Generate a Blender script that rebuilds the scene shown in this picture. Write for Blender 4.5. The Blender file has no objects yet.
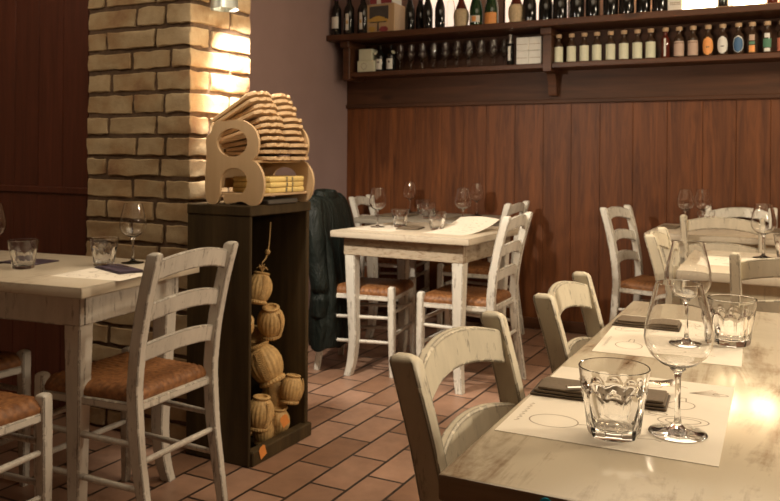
import bpy, bmesh, math, random
from mathutils import Vector, Matrix, noise
random.seed(7)
PI = math.pi
R = math.radians
sc = bpy.context.scene
COL = sc.collection

# ------------------------------------------------------------------ materials
MATS = {}


def new_mat(name):
    m = bpy.data.materials.new(name)
    m.use_nodes = True
    nt = m.node_tree
    for n in list(nt.nodes):
        nt.nodes.remove(n)
    out = nt.nodes.new('ShaderNodeOutputMaterial')
    b = nt.nodes.new('ShaderNodeBsdfPrincipled')
    nt.links.new(b.outputs[0], out.inputs[0])
    MATS[name] = m
    return m, nt, b


def node(nt, t, **kw):
    n = nt.nodes.new(t)
    for k, v in kw.items():
        setattr(n, k, v)
    return n


def c4(c):
    return (c[0], c[1], c[2], 1.0)


def ramp(nt, fac, stops):
    r = node(nt, 'ShaderNodeValToRGB')
    e = r.color_ramp.elements
    while len(e) < len(stops):
        e.new(0.5)
    for i, (p, c) in enumerate(stops):
        e[i].position = p
        e[i].color = c4(c)
    nt.links.new(fac, r.inputs[0])
    return r.outputs[0]


def coords(nt, scale=(1, 1, 1), rot=(0, 0, 0), loc=(0, 0, 0), kind='Object'):
    tc = node(nt, 'ShaderNodeTexCoord')
    mp = node(nt, 'ShaderNodeMapping')
    mp.inputs['Scale'].default_value = scale
    mp.inputs['Rotation'].default_value = rot
    mp.inputs['Location'].default_value = loc
    nt.links.new(tc.outputs[kind], mp.inputs[0])
    return mp.outputs[0]


def noise_tex(nt, vec, scale, detail=4, rough=0.55, dist=0.0):
    n = node(nt, 'ShaderNodeTexNoise')
    n.inputs['Scale'].default_value = scale
    n.inputs['Detail'].default_value = detail
    n.inputs['Roughness'].default_value = rough
    n.inputs['Distortion'].default_value = dist
    nt.links.new(vec, n.inputs['Vector'])
    return n.outputs['Fac']


def mix(nt, fac, a, b, mode='MIX'):
    m = node(nt, 'ShaderNodeMix', data_type='RGBA', blend_type=mode)
    for sock, v in ((0, fac), (6, a), (7, b)):
        if hasattr(v, 'links') or hasattr(v, 'is_linked'):
            nt.links.new(v, m.inputs[sock])
        elif sock == 0:
            m.inputs[0].default_value = v
        else:
            m.inputs[sock].default_value = c4(v)
    return m.outputs[2]


def math_n(nt, op, a, b=None):
    m = node(nt, 'ShaderNodeMath', operation=op)
    for i, v in enumerate((a, b)):
        if v is None:
            continue
        if hasattr(v, 'is_linked'):
            nt.links.new(v, m.inputs[i])
        else:
            m.inputs[i].default_value = v
    return m.outputs[0]


def bump(nt, b, h, strength=0.3, dist=0.005):
    bp = node(nt, 'ShaderNodeBump')
    bp.inputs['Strength'].default_value = strength
    bp.inputs['Distance'].default_value = dist
    nt.links.new(h, bp.inputs['Height'])
    nt.links.new(bp.outputs[0], b.inputs['Normal'])


def plain(name, col, rough=0.5, metal=0.0, var=0.12, scale=30, spec=0.5):
    m, nt, b = new_mat(name)
    v = coords(nt)
    n = noise_tex(nt, v, scale)
    lo = tuple(max(0, x * (1 - var)) for x in col)
    hi = tuple(min(1, x * (1 + var)) for x in col)
    nt.links.new(ramp(nt, n, [(0.3, lo), (0.7, hi)]), b.inputs['Base Color'])
    b.inputs['Roughness'].default_value = rough
    b.inputs['Metallic'].default_value = metal
    b.inputs['Specular IOR Level'].default_value = spec
    return m


def edge_mask(nt, radius, lo, hi):
    """1 near the convex edges of a part (where paint rubs off)."""
    bv = node(nt, 'ShaderNodeBevel', samples=4)
    bv.inputs['Radius'].default_value = radius
    g = node(nt, 'ShaderNodeNewGeometry')
    d = node(nt, 'ShaderNodeVectorMath', operation='DOT_PRODUCT')
    nt.links.new(bv.outputs[0], d.inputs[0])
    nt.links.new(g.outputs['Normal'], d.inputs[1])
    mr = node(nt, 'ShaderNodeMapRange')
    mr.inputs['From Min'].default_value = hi
    mr.inputs['From Max'].default_value = lo
    nt.links.new(d.outputs['Value'], mr.inputs['Value'])
    return mr.outputs[0]


def painted(name, base, under, wear=0.5, rough=0.45, streak=(6, 6, 1.2)):
    m, nt, b = new_mat(name)
    v = coords(nt, streak)
    n1 = noise_tex(nt, v, 5, 6, 0.65)
    n2 = noise_tex(nt, coords(nt), 40, 5, 0.6)
    c = ramp(nt, n1, [(0.25, tuple(x * 0.84 for x in base)), (0.6, base)])
    e = edge_mask(nt, 0.006, 0.965, 0.994)
    e = math_n(nt, 'MULTIPLY', e, math_n(nt, 'GREATER_THAN', n2, 0.44))
    patch = node(nt, 'ShaderNodeMapRange')
    patch.inputs['From Min'].default_value = 0.60 - 0.06 * wear
    patch.inputs['From Max'].default_value = 0.70 - 0.05 * wear
    nt.links.new(noise_tex(nt, v, 9, 8, 0.75), patch.inputs['Value'])
    f = math_n(nt, 'MAXIMUM', math_n(nt, 'MULTIPLY', e, 0.9), math_n(nt, 'MULTIPLY', patch.outputs[0], 0.7))
    nt.links.new(mix(nt, f, c, under), b.inputs['Base Color'])
    b.inputs['Roughness'].default_value = rough
    bump(nt, b, n2, 0.12, 0.002)
    return m


def grain(name, dark, light, axis='z', rough=0.4, sc_=1.0, knots=True, spec=0.5):
    m, nt, b = new_mat(name)
    s = {'x': (0.7, 9, 9), 'y': (9, 0.7, 9), 'z': (9, 9, 0.7)}[axis]
    s = tuple(x * sc_ for x in s)
    v = coords(nt, s)
    n1 = noise_tex(nt, v, 3, 8, 0.65, 0.6)
    n2 = noise_tex(nt, coords(nt, {'x': (0.5, 5, 5), 'y': (5, 0.5, 5), 'z': (5, 5, 0.5)}[axis]), 1.3, 4)
    c = ramp(nt, n1, [(0.28, dark), (0.72, light)])
    c = mix(nt, math_n(nt, 'MULTIPLY', n2, 0.75), c, tuple(x * 0.8 for x in dark))
    if knots:
        k = {'x': (2, 6, 6), 'y': (6, 2, 6), 'z': (6, 6, 2)}[axis]
        vo = node(nt, 'ShaderNodeTexVoronoi')
        vo.inputs['Scale'].default_value = 1.0
        nt.links.new(coords(nt, k), vo.inputs['Vector'])
        kn = node(nt, 'ShaderNodeMapRange')
        kn.inputs['From Min'].default_value = 0.16
        kn.inputs['From Max'].default_value = 0.05
        nt.links.new(vo.outputs['Distance'], kn.inputs['Value'])
        c = mix(nt, math_n(nt, 'MULTIPLY', kn.outputs[0], 0.7), c, tuple(x * 0.25 for x in dark))
    nt.links.new(c, b.inputs['Base Color'])
    b.inputs['Roughness'].default_value = rough
    b.inputs['Specular IOR Level'].default_value = spec
    bump(nt, b, n1, 0.15, 0.002)
    return m


def worn_top(name, base, brown, amount, rough=0.28):
    """table top: thin cream paint rubbed through to the brown boards, streaks along local Y."""
    m, nt, b = new_mat(name)
    v = coords(nt, (7, 0.9, 7))
    n1 = noise_tex(nt, v, 2.2, 8, 0.68, 0.8)
    n2 = noise_tex(nt, coords(nt), 2.1, 7, 0.72)
    f = math_n(nt, 'MULTIPLY', n1, n2)
    mr = node(nt, 'ShaderNodeMapRange')
    mr.inputs['From Min'].default_value = 0.24 + 0.10 * (1 - amount)
    mr.inputs['From Max'].default_value = 0.36 + 0.10 * (1 - amount)
    nt.links.new(f, mr.inputs['Value'])
    c = mix(nt, mr.outputs[0], base, brown)
    e = edge_mask(nt, 0.009, 0.92, 0.992)
    c = mix(nt, math_n(nt, 'MULTIPLY', e, 0.8), c, tuple(x * 0.45 for x in brown))
    nt.links.new(c, b.inputs['Base Color'])
    rr = ramp(nt, n2, [(0.3, (rough * 0.8,) * 3), (0.7, (rough * 1.5,) * 3)])
    nt.links.new(rr, b.inputs['Roughness'])
    bump(nt, b, n1, 0.02, 0.001)
    return m


def glass(name, col=(1, 1, 1), rough=0.0, ior=1.48, tr=1.0):
    m, nt, b = new_mat(name)
    b.inputs['Base Color'].default_value = c4(col)
    b.inputs['Transmission Weight'].default_value = tr
    b.inputs['Roughness'].default_value = rough
    b.inputs['IOR'].default_value = ior
    return m


def emit(name, col, s):
    m, nt, b = new_mat(name)
    b.inputs['Base Color'].default_value = c4(col)
    b.inputs['Emission Color'].default_value = c4(col)
    b.inputs['Emission Strength'].default_value = s
    return m


CREAM = painted('cream_paint', (0.66, 0.60, 0.47), (0.040, 0.024, 0.014), 0.3)
WHITE = painted('white_paint', (0.70, 0.67, 0.60), (0.09, 0.06, 0.036), 0.7)
BARE = painted('rubbed_bare_paint', (0.46, 0.38, 0.28), (0.17, 0.10, 0.055), 1.6, 0.5, (2.5, 2.5, 8))
GREYP = painted('grey_white_paint', (0.60, 0.56, 0.50), (0.06, 0.036, 0.022), 0.7)
TOPW = worn_top('worn_cream_top', (0.64, 0.56, 0.43), (0.22, 0.13, 0.065), 0.95, 0.15)
TOPD = worn_top('worn_grey_top', (0.30, 0.27, 0.22), (0.14, 0.10, 0.065), 0.7, 0.45)
TOPC = worn_top('worn_white_top', (0.54, 0.47, 0.37), (0.26, 0.17, 0.10), 0.7, 0.4)
EDGE = grain('dark_table_edge', (0.20, 0.125, 0.07), (0.52, 0.38, 0.24), 'x', 0.55, knots=False)
RUSH = None


def make_rush():
    m, nt, b = new_mat('rush_weave')
    v = coords(nt)
    n = noise_tex(nt, v, 60, 4)
    n2 = noise_tex(nt, coords(nt), 7, 3)
    c = ramp(nt, n, [(0.3, (0.11, 0.042, 0.013)), (0.7, (0.36, 0.165, 0.058))])
    c = mix(nt, math_n(nt, 'MULTIPLY', n2, 0.5), c, (0.20, 0.065, 0.018))
    nt.links.new(c, b.inputs['Base Color'])
    b.inputs['Roughness'].default_value = 0.55
    bump(nt, b, n, 0.3, 0.003)
    return m


RUSH = make_rush()
PLANK = grain('red_brown_planks', (0.066, 0.020, 0.006), (0.285, 0.095, 0.027), 'z', 0.5, 1.0, spec=0.35)
SHELFW = grain('shelf_wood', (0.055, 0.022, 0.010), (0.16, 0.062, 0.028), 'x', 0.45, 1.0, spec=0.4)
BOARDW = grain('shelf_backboard', (0.045, 0.018, 0.008), (0.135, 0.052, 0.022), 'x', 0.55, 0.8, spec=0.3)
LEFTW = grain('dark_red_panel', (0.070, 0.018, 0.010), (0.16, 0.045, 0.025), 'z', 0.40, 1.0, knots=False)
CABW = grain('cabinet_wood', (0.028, 0.019, 0.009), (0.115, 0.074, 0.032), 'z', 0.7, 0.6, knots=False, spec=0.2)
PLY = grain('birch_ply', (0.52, 0.35, 0.19), (0.66, 0.47, 0.28), 'z', 0.5, 0.5, knots=False)
CARD = plain('kraft_board', (0.56, 0.38, 0.21), 0.6)
YELL = plain('yellow_paper', (0.72, 0.54, 0.20), 0.7)
PAPER = plain('cream_paper', (0.80, 0.73, 0.62), 0.75, var=0.05, scale=8)
PRINT = plain('grey_print', (0.36, 0.29, 0.22), 0.8)
INK = plain('dark_print', (0.08, 0.07, 0.06), 0.7)
NAPK = plain('taupe_brown_napkin', (0.150, 0.110, 0.072), 0.8, scale=200)
NAPSHADE = plain('napkin_under_shade', (0.035, 0.025, 0.018), 0.8, scale=200)  # shadow under the napkins, put into the colour of their bottom layer
PURP = plain('plum_napkin', (0.055, 0.035, 0.055), 0.75, scale=200)
STEEL = plain('steel', (0.62, 0.60, 0.57), 0.22, 1.0, 0.05)
JACK = None
MAUVE = plain('mauve_plaster', (0.33, 0.232, 0.222), 0.85, var=0.06, scale=3)
PINK = plain('pink_plaster', (0.42, 0.27, 0.235), 0.85, var=0.05, scale=3)
CEIL = plain('pale_ceiling', (0.46, 0.40, 0.33), 0.9, var=0.04, scale=2)
ROOMW = plain('warm_plaster', (0.36, 0.25, 0.18), 0.85, var=0.06, scale=2)
MORTAR = plain('brown_mortar', (0.115, 0.072, 0.045), 0.95, var=0.3, scale=40)
GLASS = glass('clear_glass', (1, 1, 1))
BOTG = plain('bottle_clear_liquid', (0.055, 0.032, 0.020), 0.08, var=0.2, scale=15)
DKBOT = plain('dark_bottle_glass', (0.010, 0.009, 0.008), 0.10, var=0.3)
GRBOT = plain('green_bottle_glass', (0.012, 0.040, 0.014), 0.10, var=0.3)
LABW = plain('label_cream', (0.66, 0.66, 0.50), 0.6, var=0.04)
LABWHITE = plain('label_white', (0.72, 0.71, 0.66), 0.6, var=0.04)
LABPINK = plain('label_pink', (0.50, 0.36, 0.28), 0.6, var=0.04)
LABORA = plain('label_orange', (0.80, 0.34, 0.10), 0.6, var=0.06)
LABBLUE = plain('label_blue', (0.05, 0.13, 0.26), 0.6, var=0.06)
LABGRN = plain('label_green', (0.07, 0.20, 0.12), 0.6, var=0.06)
LABGOLD = plain('label_gold', (0.55, 0.34, 0.08), 0.4, var=0.06)
LABRED = plain('label_red', (0.62, 0.20, 0.12), 0.6, var=0.06)
CORK = plain('cork', (0.58, 0.40, 0.24), 0.75, var=0.15, scale=80)
CAPS = plain('plum_capsule', (0.07, 0.02, 0.05), 0.35)
REDCAP = plain('red_capsule', (0.25, 0.03, 0.03), 0.35)
SILV = plain('silver_capsule', (0.55, 0.53, 0.50), 0.28, 1.0)
AMBER = plain('red_amber_liqueur', (0.10, 0.018, 0.010), 0.08)
WICK = plain('straw_wicker', (0.50, 0.32, 0.13), 0.65, var=0.25, scale=60)
WICKP = plain('pale_straw_wicker', (0.56, 0.44, 0.28), 0.7, var=0.15, scale=60)
TAG = plain('orange_tag', (0.70, 0.26, 0.06), 0.6, var=0.05)
BLUE = plain('blue_sticker', (0.02, 0.62, 0.90), 0.4, var=0.04)
LAMPM = plain('grey_lamp_metal', (0.30, 0.31, 0.28), 0.4, 0.6)
BULB = emit('warm_bulb', (1.0, 0.80, 0.52), 14)
OPAL = emit('lit_opal_panel', (1.0, 0.78, 0.60), 0.55)
LANT = emit('lit_lamp_shade', (1.0, 0.76, 0.42), 11)
CRATEG = plain('crate_grey_print', (0.075, 0.065, 0.060), 0.7)
PEPPER = plain('maroon_print', (0.28, 0.05, 0.06), 0.6)


def make_tiles():
    m, nt, b = new_mat('terracotta_tiles')
    tc = node(nt, 'ShaderNodeTexCoord')
    mp = node(nt, 'ShaderNodeMapping')
    mp.inputs['Rotation'].default_value = (0, 0, R(90))
    mp.inputs['Location'].default_value = (0.0, 1.711 - 1.8, 0)
    nt.links.new(tc.outputs['Object'], mp.inputs[0])
    br = node(nt, 'ShaderNodeTexBrick')
    br.offset = 0.5
    br.inputs['Scale'].default_value = 1.0
    br.inputs['Brick Width'].default_value = 0.30
    br.inputs['Row Height'].default_value = 0.15
    br.inputs['Mortar Size'].default_value = 0.0060
    br.inputs['Mortar Smooth'].default_value = 0.15
    br.inputs['Bias'].default_value = -0.1
    br.inputs['Color1'].default_value = c4((0.27, 0.155, 0.10))
    br.inputs['Color2'].default_value = c4((0.45, 0.285, 0.21))
    br.inputs['Mortar'].default_value = c4((0.035, 0.022, 0.016))
    nt.links.new(mp.outputs[0], br.inputs['Vector'])
    n = noise_tex(nt, coords(nt), 9, 6, 0.65)
    n2 = noise_tex(nt, coords(nt), 45, 5, 0.7)
    c = mix(nt, 0.55, br.outputs['Color'], ramp(nt, n, [(0.3, (0.55, 0.5, 0.47)), (0.7, (1.15, 1.1, 1.05))]), 'MULTIPLY')
    sp = node(nt, 'ShaderNodeMapRange')
    sp.inputs['From Min'].default_value = 0.66
    sp.inputs['From Max'].default_value = 0.74
    nt.links.new(n2, sp.inputs['Value'])
    c = mix(nt, math_n(nt, 'MULTIPLY', sp.outputs[0], 0.5), c, (0.08, 0.05, 0.035))
    nt.links.new(c, b.inputs['Base Color'])
    b.inputs['Roughness'].default_value = 0.42
    h = math_n(nt, 'SUBTRACT', math_n(nt, 'MULTIPLY', n2, 0.15), br.outputs['Fac'])
    bump(nt, b, h, 0.5, 0.004)
    return m


TILES = make_tiles()


def make_leather():
    m, nt, b = new_mat('black_leather')
    n = noise_tex(nt, coords(nt, (7, 7, 2.2)), 1.6, 4, 0.55, 0.6)
    n2 = noise_tex(nt, coords(nt), 90, 3)
    nt.links.new(ramp(nt, n, [(0.3, (0.004, 0.006, 0.005)), (0.7, (0.009, 0.013, 0.011))]), b.inputs['Base Color'])
    b.inputs['Roughness'].default_value = 0.55
    b.inputs['Specular IOR Level'].default_value = 0.22
    h = math_n(nt, 'ADD', n, math_n(nt, 'MULTIPLY', n2, 0.04))
    bump(nt, b, h, 0.9, 0.05)
    return m


JACK = make_leather()


def make_brick():
    m, nt, b = new_mat('old_cream_brick')
    v = coords(nt)
    n = noise_tex(nt, v, 4.5, 6, 0.6)
    n2 = noise_tex(nt, v, 50, 6, 0.7)
    c = ramp(nt, n, [(0.30, (0.26, 0.13, 0.07)), (0.42, (0.40, 0.27, 0.145)), (0.52, (0.48, 0.37, 0.225)), (0.7, (0.58, 0.47, 0.31))])
    c = mix(nt, math_n(nt, 'MULTIPLY', n2, 0.5), c, (0.22, 0.14, 0.075))
    nt.links.new(c, b.inputs['Base Color'])
    b.inputs['Roughness'].default_value = 0.9
    bump(nt, b, n2, 0.5, 0.006)
    return m


BRICK = make_brick()

# ------------------------------------------------------------------ mesh helpers


def obj(name, bm, mats, parent=None, smooth=40, loc=None):
    me = bpy.data.meshes.new(name)
    bmesh.ops.recalc_face_normals(bm, faces=bm.faces)
    bm.to_mesh(me)
    bm.free()
    if not isinstance(mats, (list, tuple)):
        mats = [mats]
    for m in mats:
        me.materials.append(m)
    if smooth:
        me.polygons.foreach_set('use_smooth', [True] * len(me.polygons))
        me.set_sharp_from_angle(angle=R(smooth))
    o = bpy.data.objects.new(name, me)
    COL.objects.link(o)
    if parent:
        o.parent = parent
    if loc:
        o.location = loc
    return o


def tag(o, label, cat, group=None):
    o['label'] = label
    o['category'] = cat
    if group:
        o['group'] = group
    return o


def thing(name, label, cat, loc=(0, 0, 0), rz=0.0, group=None):
    o = bpy.data.objects.new(name, None)
    o.empty_display_size = 0.05
    COL.objects.link(o)
    o.location = loc
    o.rotation_euler = (0, 0, rz)
    return tag(o, label, cat, group)


def struct(name, bm, mats, smooth=40, parent=None):
    o = obj(name, bm, mats, parent, smooth)
    if not parent:
        o['kind'] = 'structure'
        o['label'] = name.replace('_', ' ') + ' of the room'
        o['category'] = name.split('_')[0]
    return o


def dup(root, loc, rz, label=None, group=None, rot=None):
    r = root.copy()
    COL.objects.link(r)
    r.location = loc
    r.rotation_euler = rot if rot else (0, 0, rz)
    if label:
        r['label'] = label
    if group:
        r['group'] = group
    for ch in list(root.children):
        c = ch.copy()
        COL.objects.link(c)
        c.parent = r
        for g in list(ch.children):
            d = g.copy()
            COL.objects.link(d)
            d.parent = c
    return r


def BM():
    return bmesh.new()


def box(bm, x0, x1, y0, y1, z0, z1, bev=0.0, mi=0, mat=None, seg=1):
    vs = [bm.verts.new(p) for p in ((x0, y0, z0), (x1, y0, z0), (x1, y1, z0), (x0, y1, z0),
                                    (x0, y0, z1), (x1, y0, z1), (x1, y1, z1), (x0, y1, z1))]
    fs = [bm.faces.new([vs[i] for i in q]) for q in ((3, 2, 1, 0), (4, 5, 6, 7), (0, 1, 5, 4), (1, 2, 6, 5), (2, 3, 7, 6), (3, 0, 4, 7))]
    for f in fs:
        f.material_index = mi
    if mat is not None:
        for v in vs:
            v.co = mat @ v.co
    if bev > 0:
        es = list({e for f in fs for e in f.edges})
        bmesh.ops.bevel(bm, geom=es, offset=bev, segments=seg, affect='EDGES', profile=0.5)
    return vs


def loft(bm, rings, closed_ends=True, mi=0):
    """rings: list of equal-length lists of points (closed loops)."""
    vr = [[bm.verts.new(p) for p in r] for r in rings]
    n = len(vr[0])
    for a, b in zip(vr[:-1], vr[1:]):
        for i in range(n):
            f = bm.faces.new((a[i], a[(i + 1) % n], b[(i + 1) % n], b[i]))
            f.material_index = mi
    if closed_ends:
        f = bm.faces.new(list(reversed(vr[0])))
        f.material_index = mi
        f = bm.faces.new(vr[-1])
        f.material_index = mi
    return vr


def cham(cx, cy, z, hx, hy, c=0.004):
    return [(cx - hx + c, cy - hy, z), (cx + hx - c, cy - hy, z), (cx + hx, cy - hy + c, z), (cx + hx, cy + hy - c, z),
            (cx + hx - c, cy + hy, z), (cx - hx + c, cy + hy, z), (cx - hx, cy + hy - c, z), (cx - hx, cy - hy + c, z)]


def lathe(bm, prof, n=40, mi=0, close=True, ox=0, oy=0, mod=None):
    """prof: list of (r,z); revolve about Z. r==0 makes a pole."""
    rows = []
    for k, (r, z) in enumerate(prof):
        if r <= 1e-6:
            rows.append([bm.verts.new((ox, oy, z))])
        else:
            row = []
            for i in range(n):
                a = 2 * PI * i / n
                rr = r * (mod(k, a) if mod else 1)
                row.append(bm.verts.new((ox + rr * math.cos(a), oy + rr * math.sin(a), z)))
            rows.append(row)
    for a, b in zip(rows[:-1], rows[1:]):
        for i in range(n):
            j = (i + 1) % n
            if len(a) == 1 and len(b) == 1:
                continue
            if len(a) == 1:
                f = bm.faces.new((a[0], b[j], b[i]))
            elif len(b) == 1:
                f = bm.faces.new((a[i], a[j], b[0]))
            else:
                f = bm.faces.new((a[i], a[j], b[j], b[i]))
            f.material_index = mi
    return rows


def tube(bm, pts, r, n=10, mi=0):
    pts = [Vector(p) for p in pts]
    rings = []
    up = Vector((0, 0, 1))
    for i, p in enumerate(pts):
        t = (pts[min(i + 1, len(pts) - 1)] - pts[max(i - 1, 0)]).normalized()
        a = t.cross(up)
        if a.length < 1e-3:
            a = t.cross(Vector((1, 0, 0)))
        a.normalize()
        b = t.cross(a)
        rr = r[i] if isinstance(r, (list, tuple)) else r
        rings.append([tuple(p + a * rr * math.cos(2 * PI * k / n) + b * rr * math.sin(2 * PI * k / n)) for k in range(n)])
    loft(bm, rings, True, mi)


def smooth_path(pts, sub=6):
    """Catmull-Rom through pts."""
    out = []
    P = [Vector(p) for p in pts]
    P = [P[0]] + P + [P[-1]]
    for i in range(1, len(P) - 2):
        for k in range(sub):
            t = k / sub
            a, b, c, d = P[i - 1], P[i], P[i + 1], P[i + 2]
            out.append(0.5 * ((2 * b) + (c - a) * t + (2 * a - 5 * b + 4 * c - d) * t * t + (3 * b - a - 3 * c + d) * t ** 3))
    out.append(P[-2])
    return out


def prism(bm, poly, z0, z1, mi=0, bev=0.0, M=None):
    """poly in XY, extruded in Z, optional matrix."""
    a = [bm.verts.new((x, y, z0)) for x, y in poly]
    b = [bm.verts.new((x, y, z1)) for x, y in poly]
    n = len(poly)
    fs = [bm.faces.new(list(reversed(a))), bm.faces.new(b)]
    for i in range(n):
        fs.append(bm.faces.new((a[i], a[(i + 1) % n], b[(i + 1) % n], b[i])))
    for f in fs:
        f.material_index = mi
    if M is not None:
        for v in a + b:
            v.co = M @ v.co
    return fs


# ------------------------------------------------------------------ room
WALLX = -3.12
YB = 5.30
CEILZ = 2.85
bm = BM(); box(bm, -5.2, 3.2, -1.8, YB + 0.12, -0.1, 0.0)
struct('floor', bm, TILES, 0)
bm = BM(); box(bm, -5.2, 3.2, -1.8, YB + 0.12, CEILZ, CEILZ + 0.1)
struct('ceiling', bm, CEIL, 0)
bm = BM(); box(bm, WALLX - 0.1, 3.2, YB, YB + 0.12, 0, CEILZ)
struct('wall_back', bm, PINK, 0)
bm = BM(); box(bm, WALLX - 0.12, WALLX, 2.72, YB, 0, CEILZ)
struct('wall_left', bm, MAUVE, 0)
bm = BM(); box(bm, 3.2, 3.3, -1.8, YB + 0.12, 0, CEILZ)
struct('wall_right', bm, BOARDW, 0)
bm = BM(); box(bm, -5.3, 3.3, -1.9, -1.8, 0, CEILZ)
struct('wall_front', bm, BOARDW, 0)
bm = BM(); box(bm, -5.3, -5.2, -1.8, 2.7, 0, CEILZ)
struct('wall_side', bm, ROOMW, 0)

# dark red panelled partition left of the brick column
bm = BM()
box(bm, -5.2, -2.75, 2.53, 2.72, 0, CEILZ)
x = -5.2
while x < -2.76:
    x1 = min(x + 0.16, -2.752)
    box(bm, x + 0.001, x1 - 0.001, 2.50, 2.53, 0.0, 1.0, 0.003)
    box(bm, x + 0.001, x1 - 0.001, 2.505, 2.53, 1.004, CEILZ, 0.003)
    x += 0.16
struct('wall_partition', bm, LEFTW, 30)
bm = BM(); box(bm, -5.2, -2.752, 2.490, 2.506, 0.985, 1.015, 0.004)
struct('trim_1', bm, LEFTW, 30)

# planked wainscot on the back wall
bm = BM()
x = WALLX
rng = random.Random(3)
while x < 3.2:
    w = rng.choice((0.17, 0.19, 0.20, 0.21))
    x1 = min(x + w, 3.2)
    box(bm, x + 0.0007, x1 - 0.0007, YB - 0.022, YB, 0.07, 1.53, 0.0018)
    x += w
struct('wall_wainscot', bm, PLANK, 30)
bm = BM(); box(bm, WALLX, 3.2, YB - 0.036, YB, 0.0, 0.075, 0.006)
struct('baseboard_back', bm, SHELFW, 30)
bm = BM(); box(bm, WALLX + 0.0, WALLX + 0.014, 2.72, YB - 0.04, 0.0, 0.075, 0.004)
struct('baseboard_left', bm, SHELFW, 30)
# the wide board above the wainscot and dark boarding behind the lower shelf
bm = BM()
box(bm, WALLX, 3.2, YB - 0.030, YB, 1.53, 1.748, 0.003)
box(bm, WALLX, 3.2, YB - 0.046, YB, 1.525, 1.553, 0.004)
box(bm, WALLX, 3.2, YB - 0.024, YB, 1.75, 2.008, 0.002)
struct('trim_2', bm, BOARDW, 30)

# brick column: individual bricks with rough faces over a mortar core
CX0, CX1, CY0, CY1 = -2.745, -2.172, 2.45, 2.835


def rough_brick(bm, x0, x1, y0, y1, z0, z1, seed):
    tmp = BM()
    box(tmp, x0, x1, y0, y1, z0, z1, 0.003)
    bmesh.ops.subdivide_edges(tmp, edges=[e for e in tmp.edges if e.calc_length() > 0.03], cuts=4, use_grid_fill=True)
    off = Vector((seed * 1.7, seed * 0.3, seed * 2.1))
    vm = {}
    for v in tmp.verts:
        d = noise.noise_vector(v.co * 20 + off) * 0.006 + noise.noise_vector(v.co * 55 + off) * 0.0035
        vm[v] = bm.verts.new(v.co + d)
    for f in tmp.faces:
        try:
            bm.faces.new([vm[v] for v in f.verts])
        except ValueError:
            pass
    tmp.free()


bm = BM()
core = BM()
box(core, CX0 + 0.001, CX1 - 0.009, CY0 + 0.009, CY1, 0, CEILZ)
z = 0.012
row = 0
rb = random.Random(11)
J = 0.018
while z < 2.35:
    h = 0.071 + rb.uniform(-0.004, 0.004)
    z1 = z + h
    if row % 2 == 0:
        cuts = [CX0, CX0 + 0.12, CX0 + 0.40, CX1]
        sidec = [CY0, CY0 + 0.12, CY0 + 0.385]
    else:
        cuts = [CX0, CX0 + 0.275, CX0 + 0.45, CX1]
        sidec = [CY0, CY0 + 0.25, CY0 + 0.385]
    cuts = [cuts[0]] + [c + rb.uniform(-0.02, 0.02) for c in cuts[1:-1]] + [cuts[-1]]
    for i in range(len(cuts) - 1):
        a = cuts[i] + (J / 2 if i else 0.001)
        b_ = cuts[i + 1] - (J / 2 if i < len(cuts) - 2 else 0)
        last = i == len(cuts) - 2
        y1 = sidec[1] - J / 2 if last else CY0 + 0.06
        rough_brick(bm, a, b_, CY0 + rb.uniform(-0.003, 0.003), y1, z, z1, row * 7 + i)
    for i in range(1, len(sidec) - 1):
        rough_brick(bm, CX1 - 0.07, CX1 + rb.uniform(-0.003, 0.003), sidec[i] + J / 2, sidec[i + 1], z, z1, row * 7 + 4 + i)
    z = z1 + J
    row += 1
col = struct('wall_brick', bm, BRICK, 32)
o = struct('mortar', core, MORTAR, 0, col)

# ------------------------------------------------------------------ dining chair (faces local +X, origin on the floor under the back of the seat)


def post_x(z):
    pts = [(0, -0.062), (0.12, -0.040), (0.28, -0.012), (0.46, 0.0), (0.60, -0.014), (0.75, -0.045), (0.90, -0.088)]
    for (a, xa), (b, xb) in zip(pts[:-1], pts[1:]):
        if z <= b:
            t = (z - a) / (b - a)
            t2 = t
            return xa + (xb - xa) * t2
    return pts[-1][1]


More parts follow.
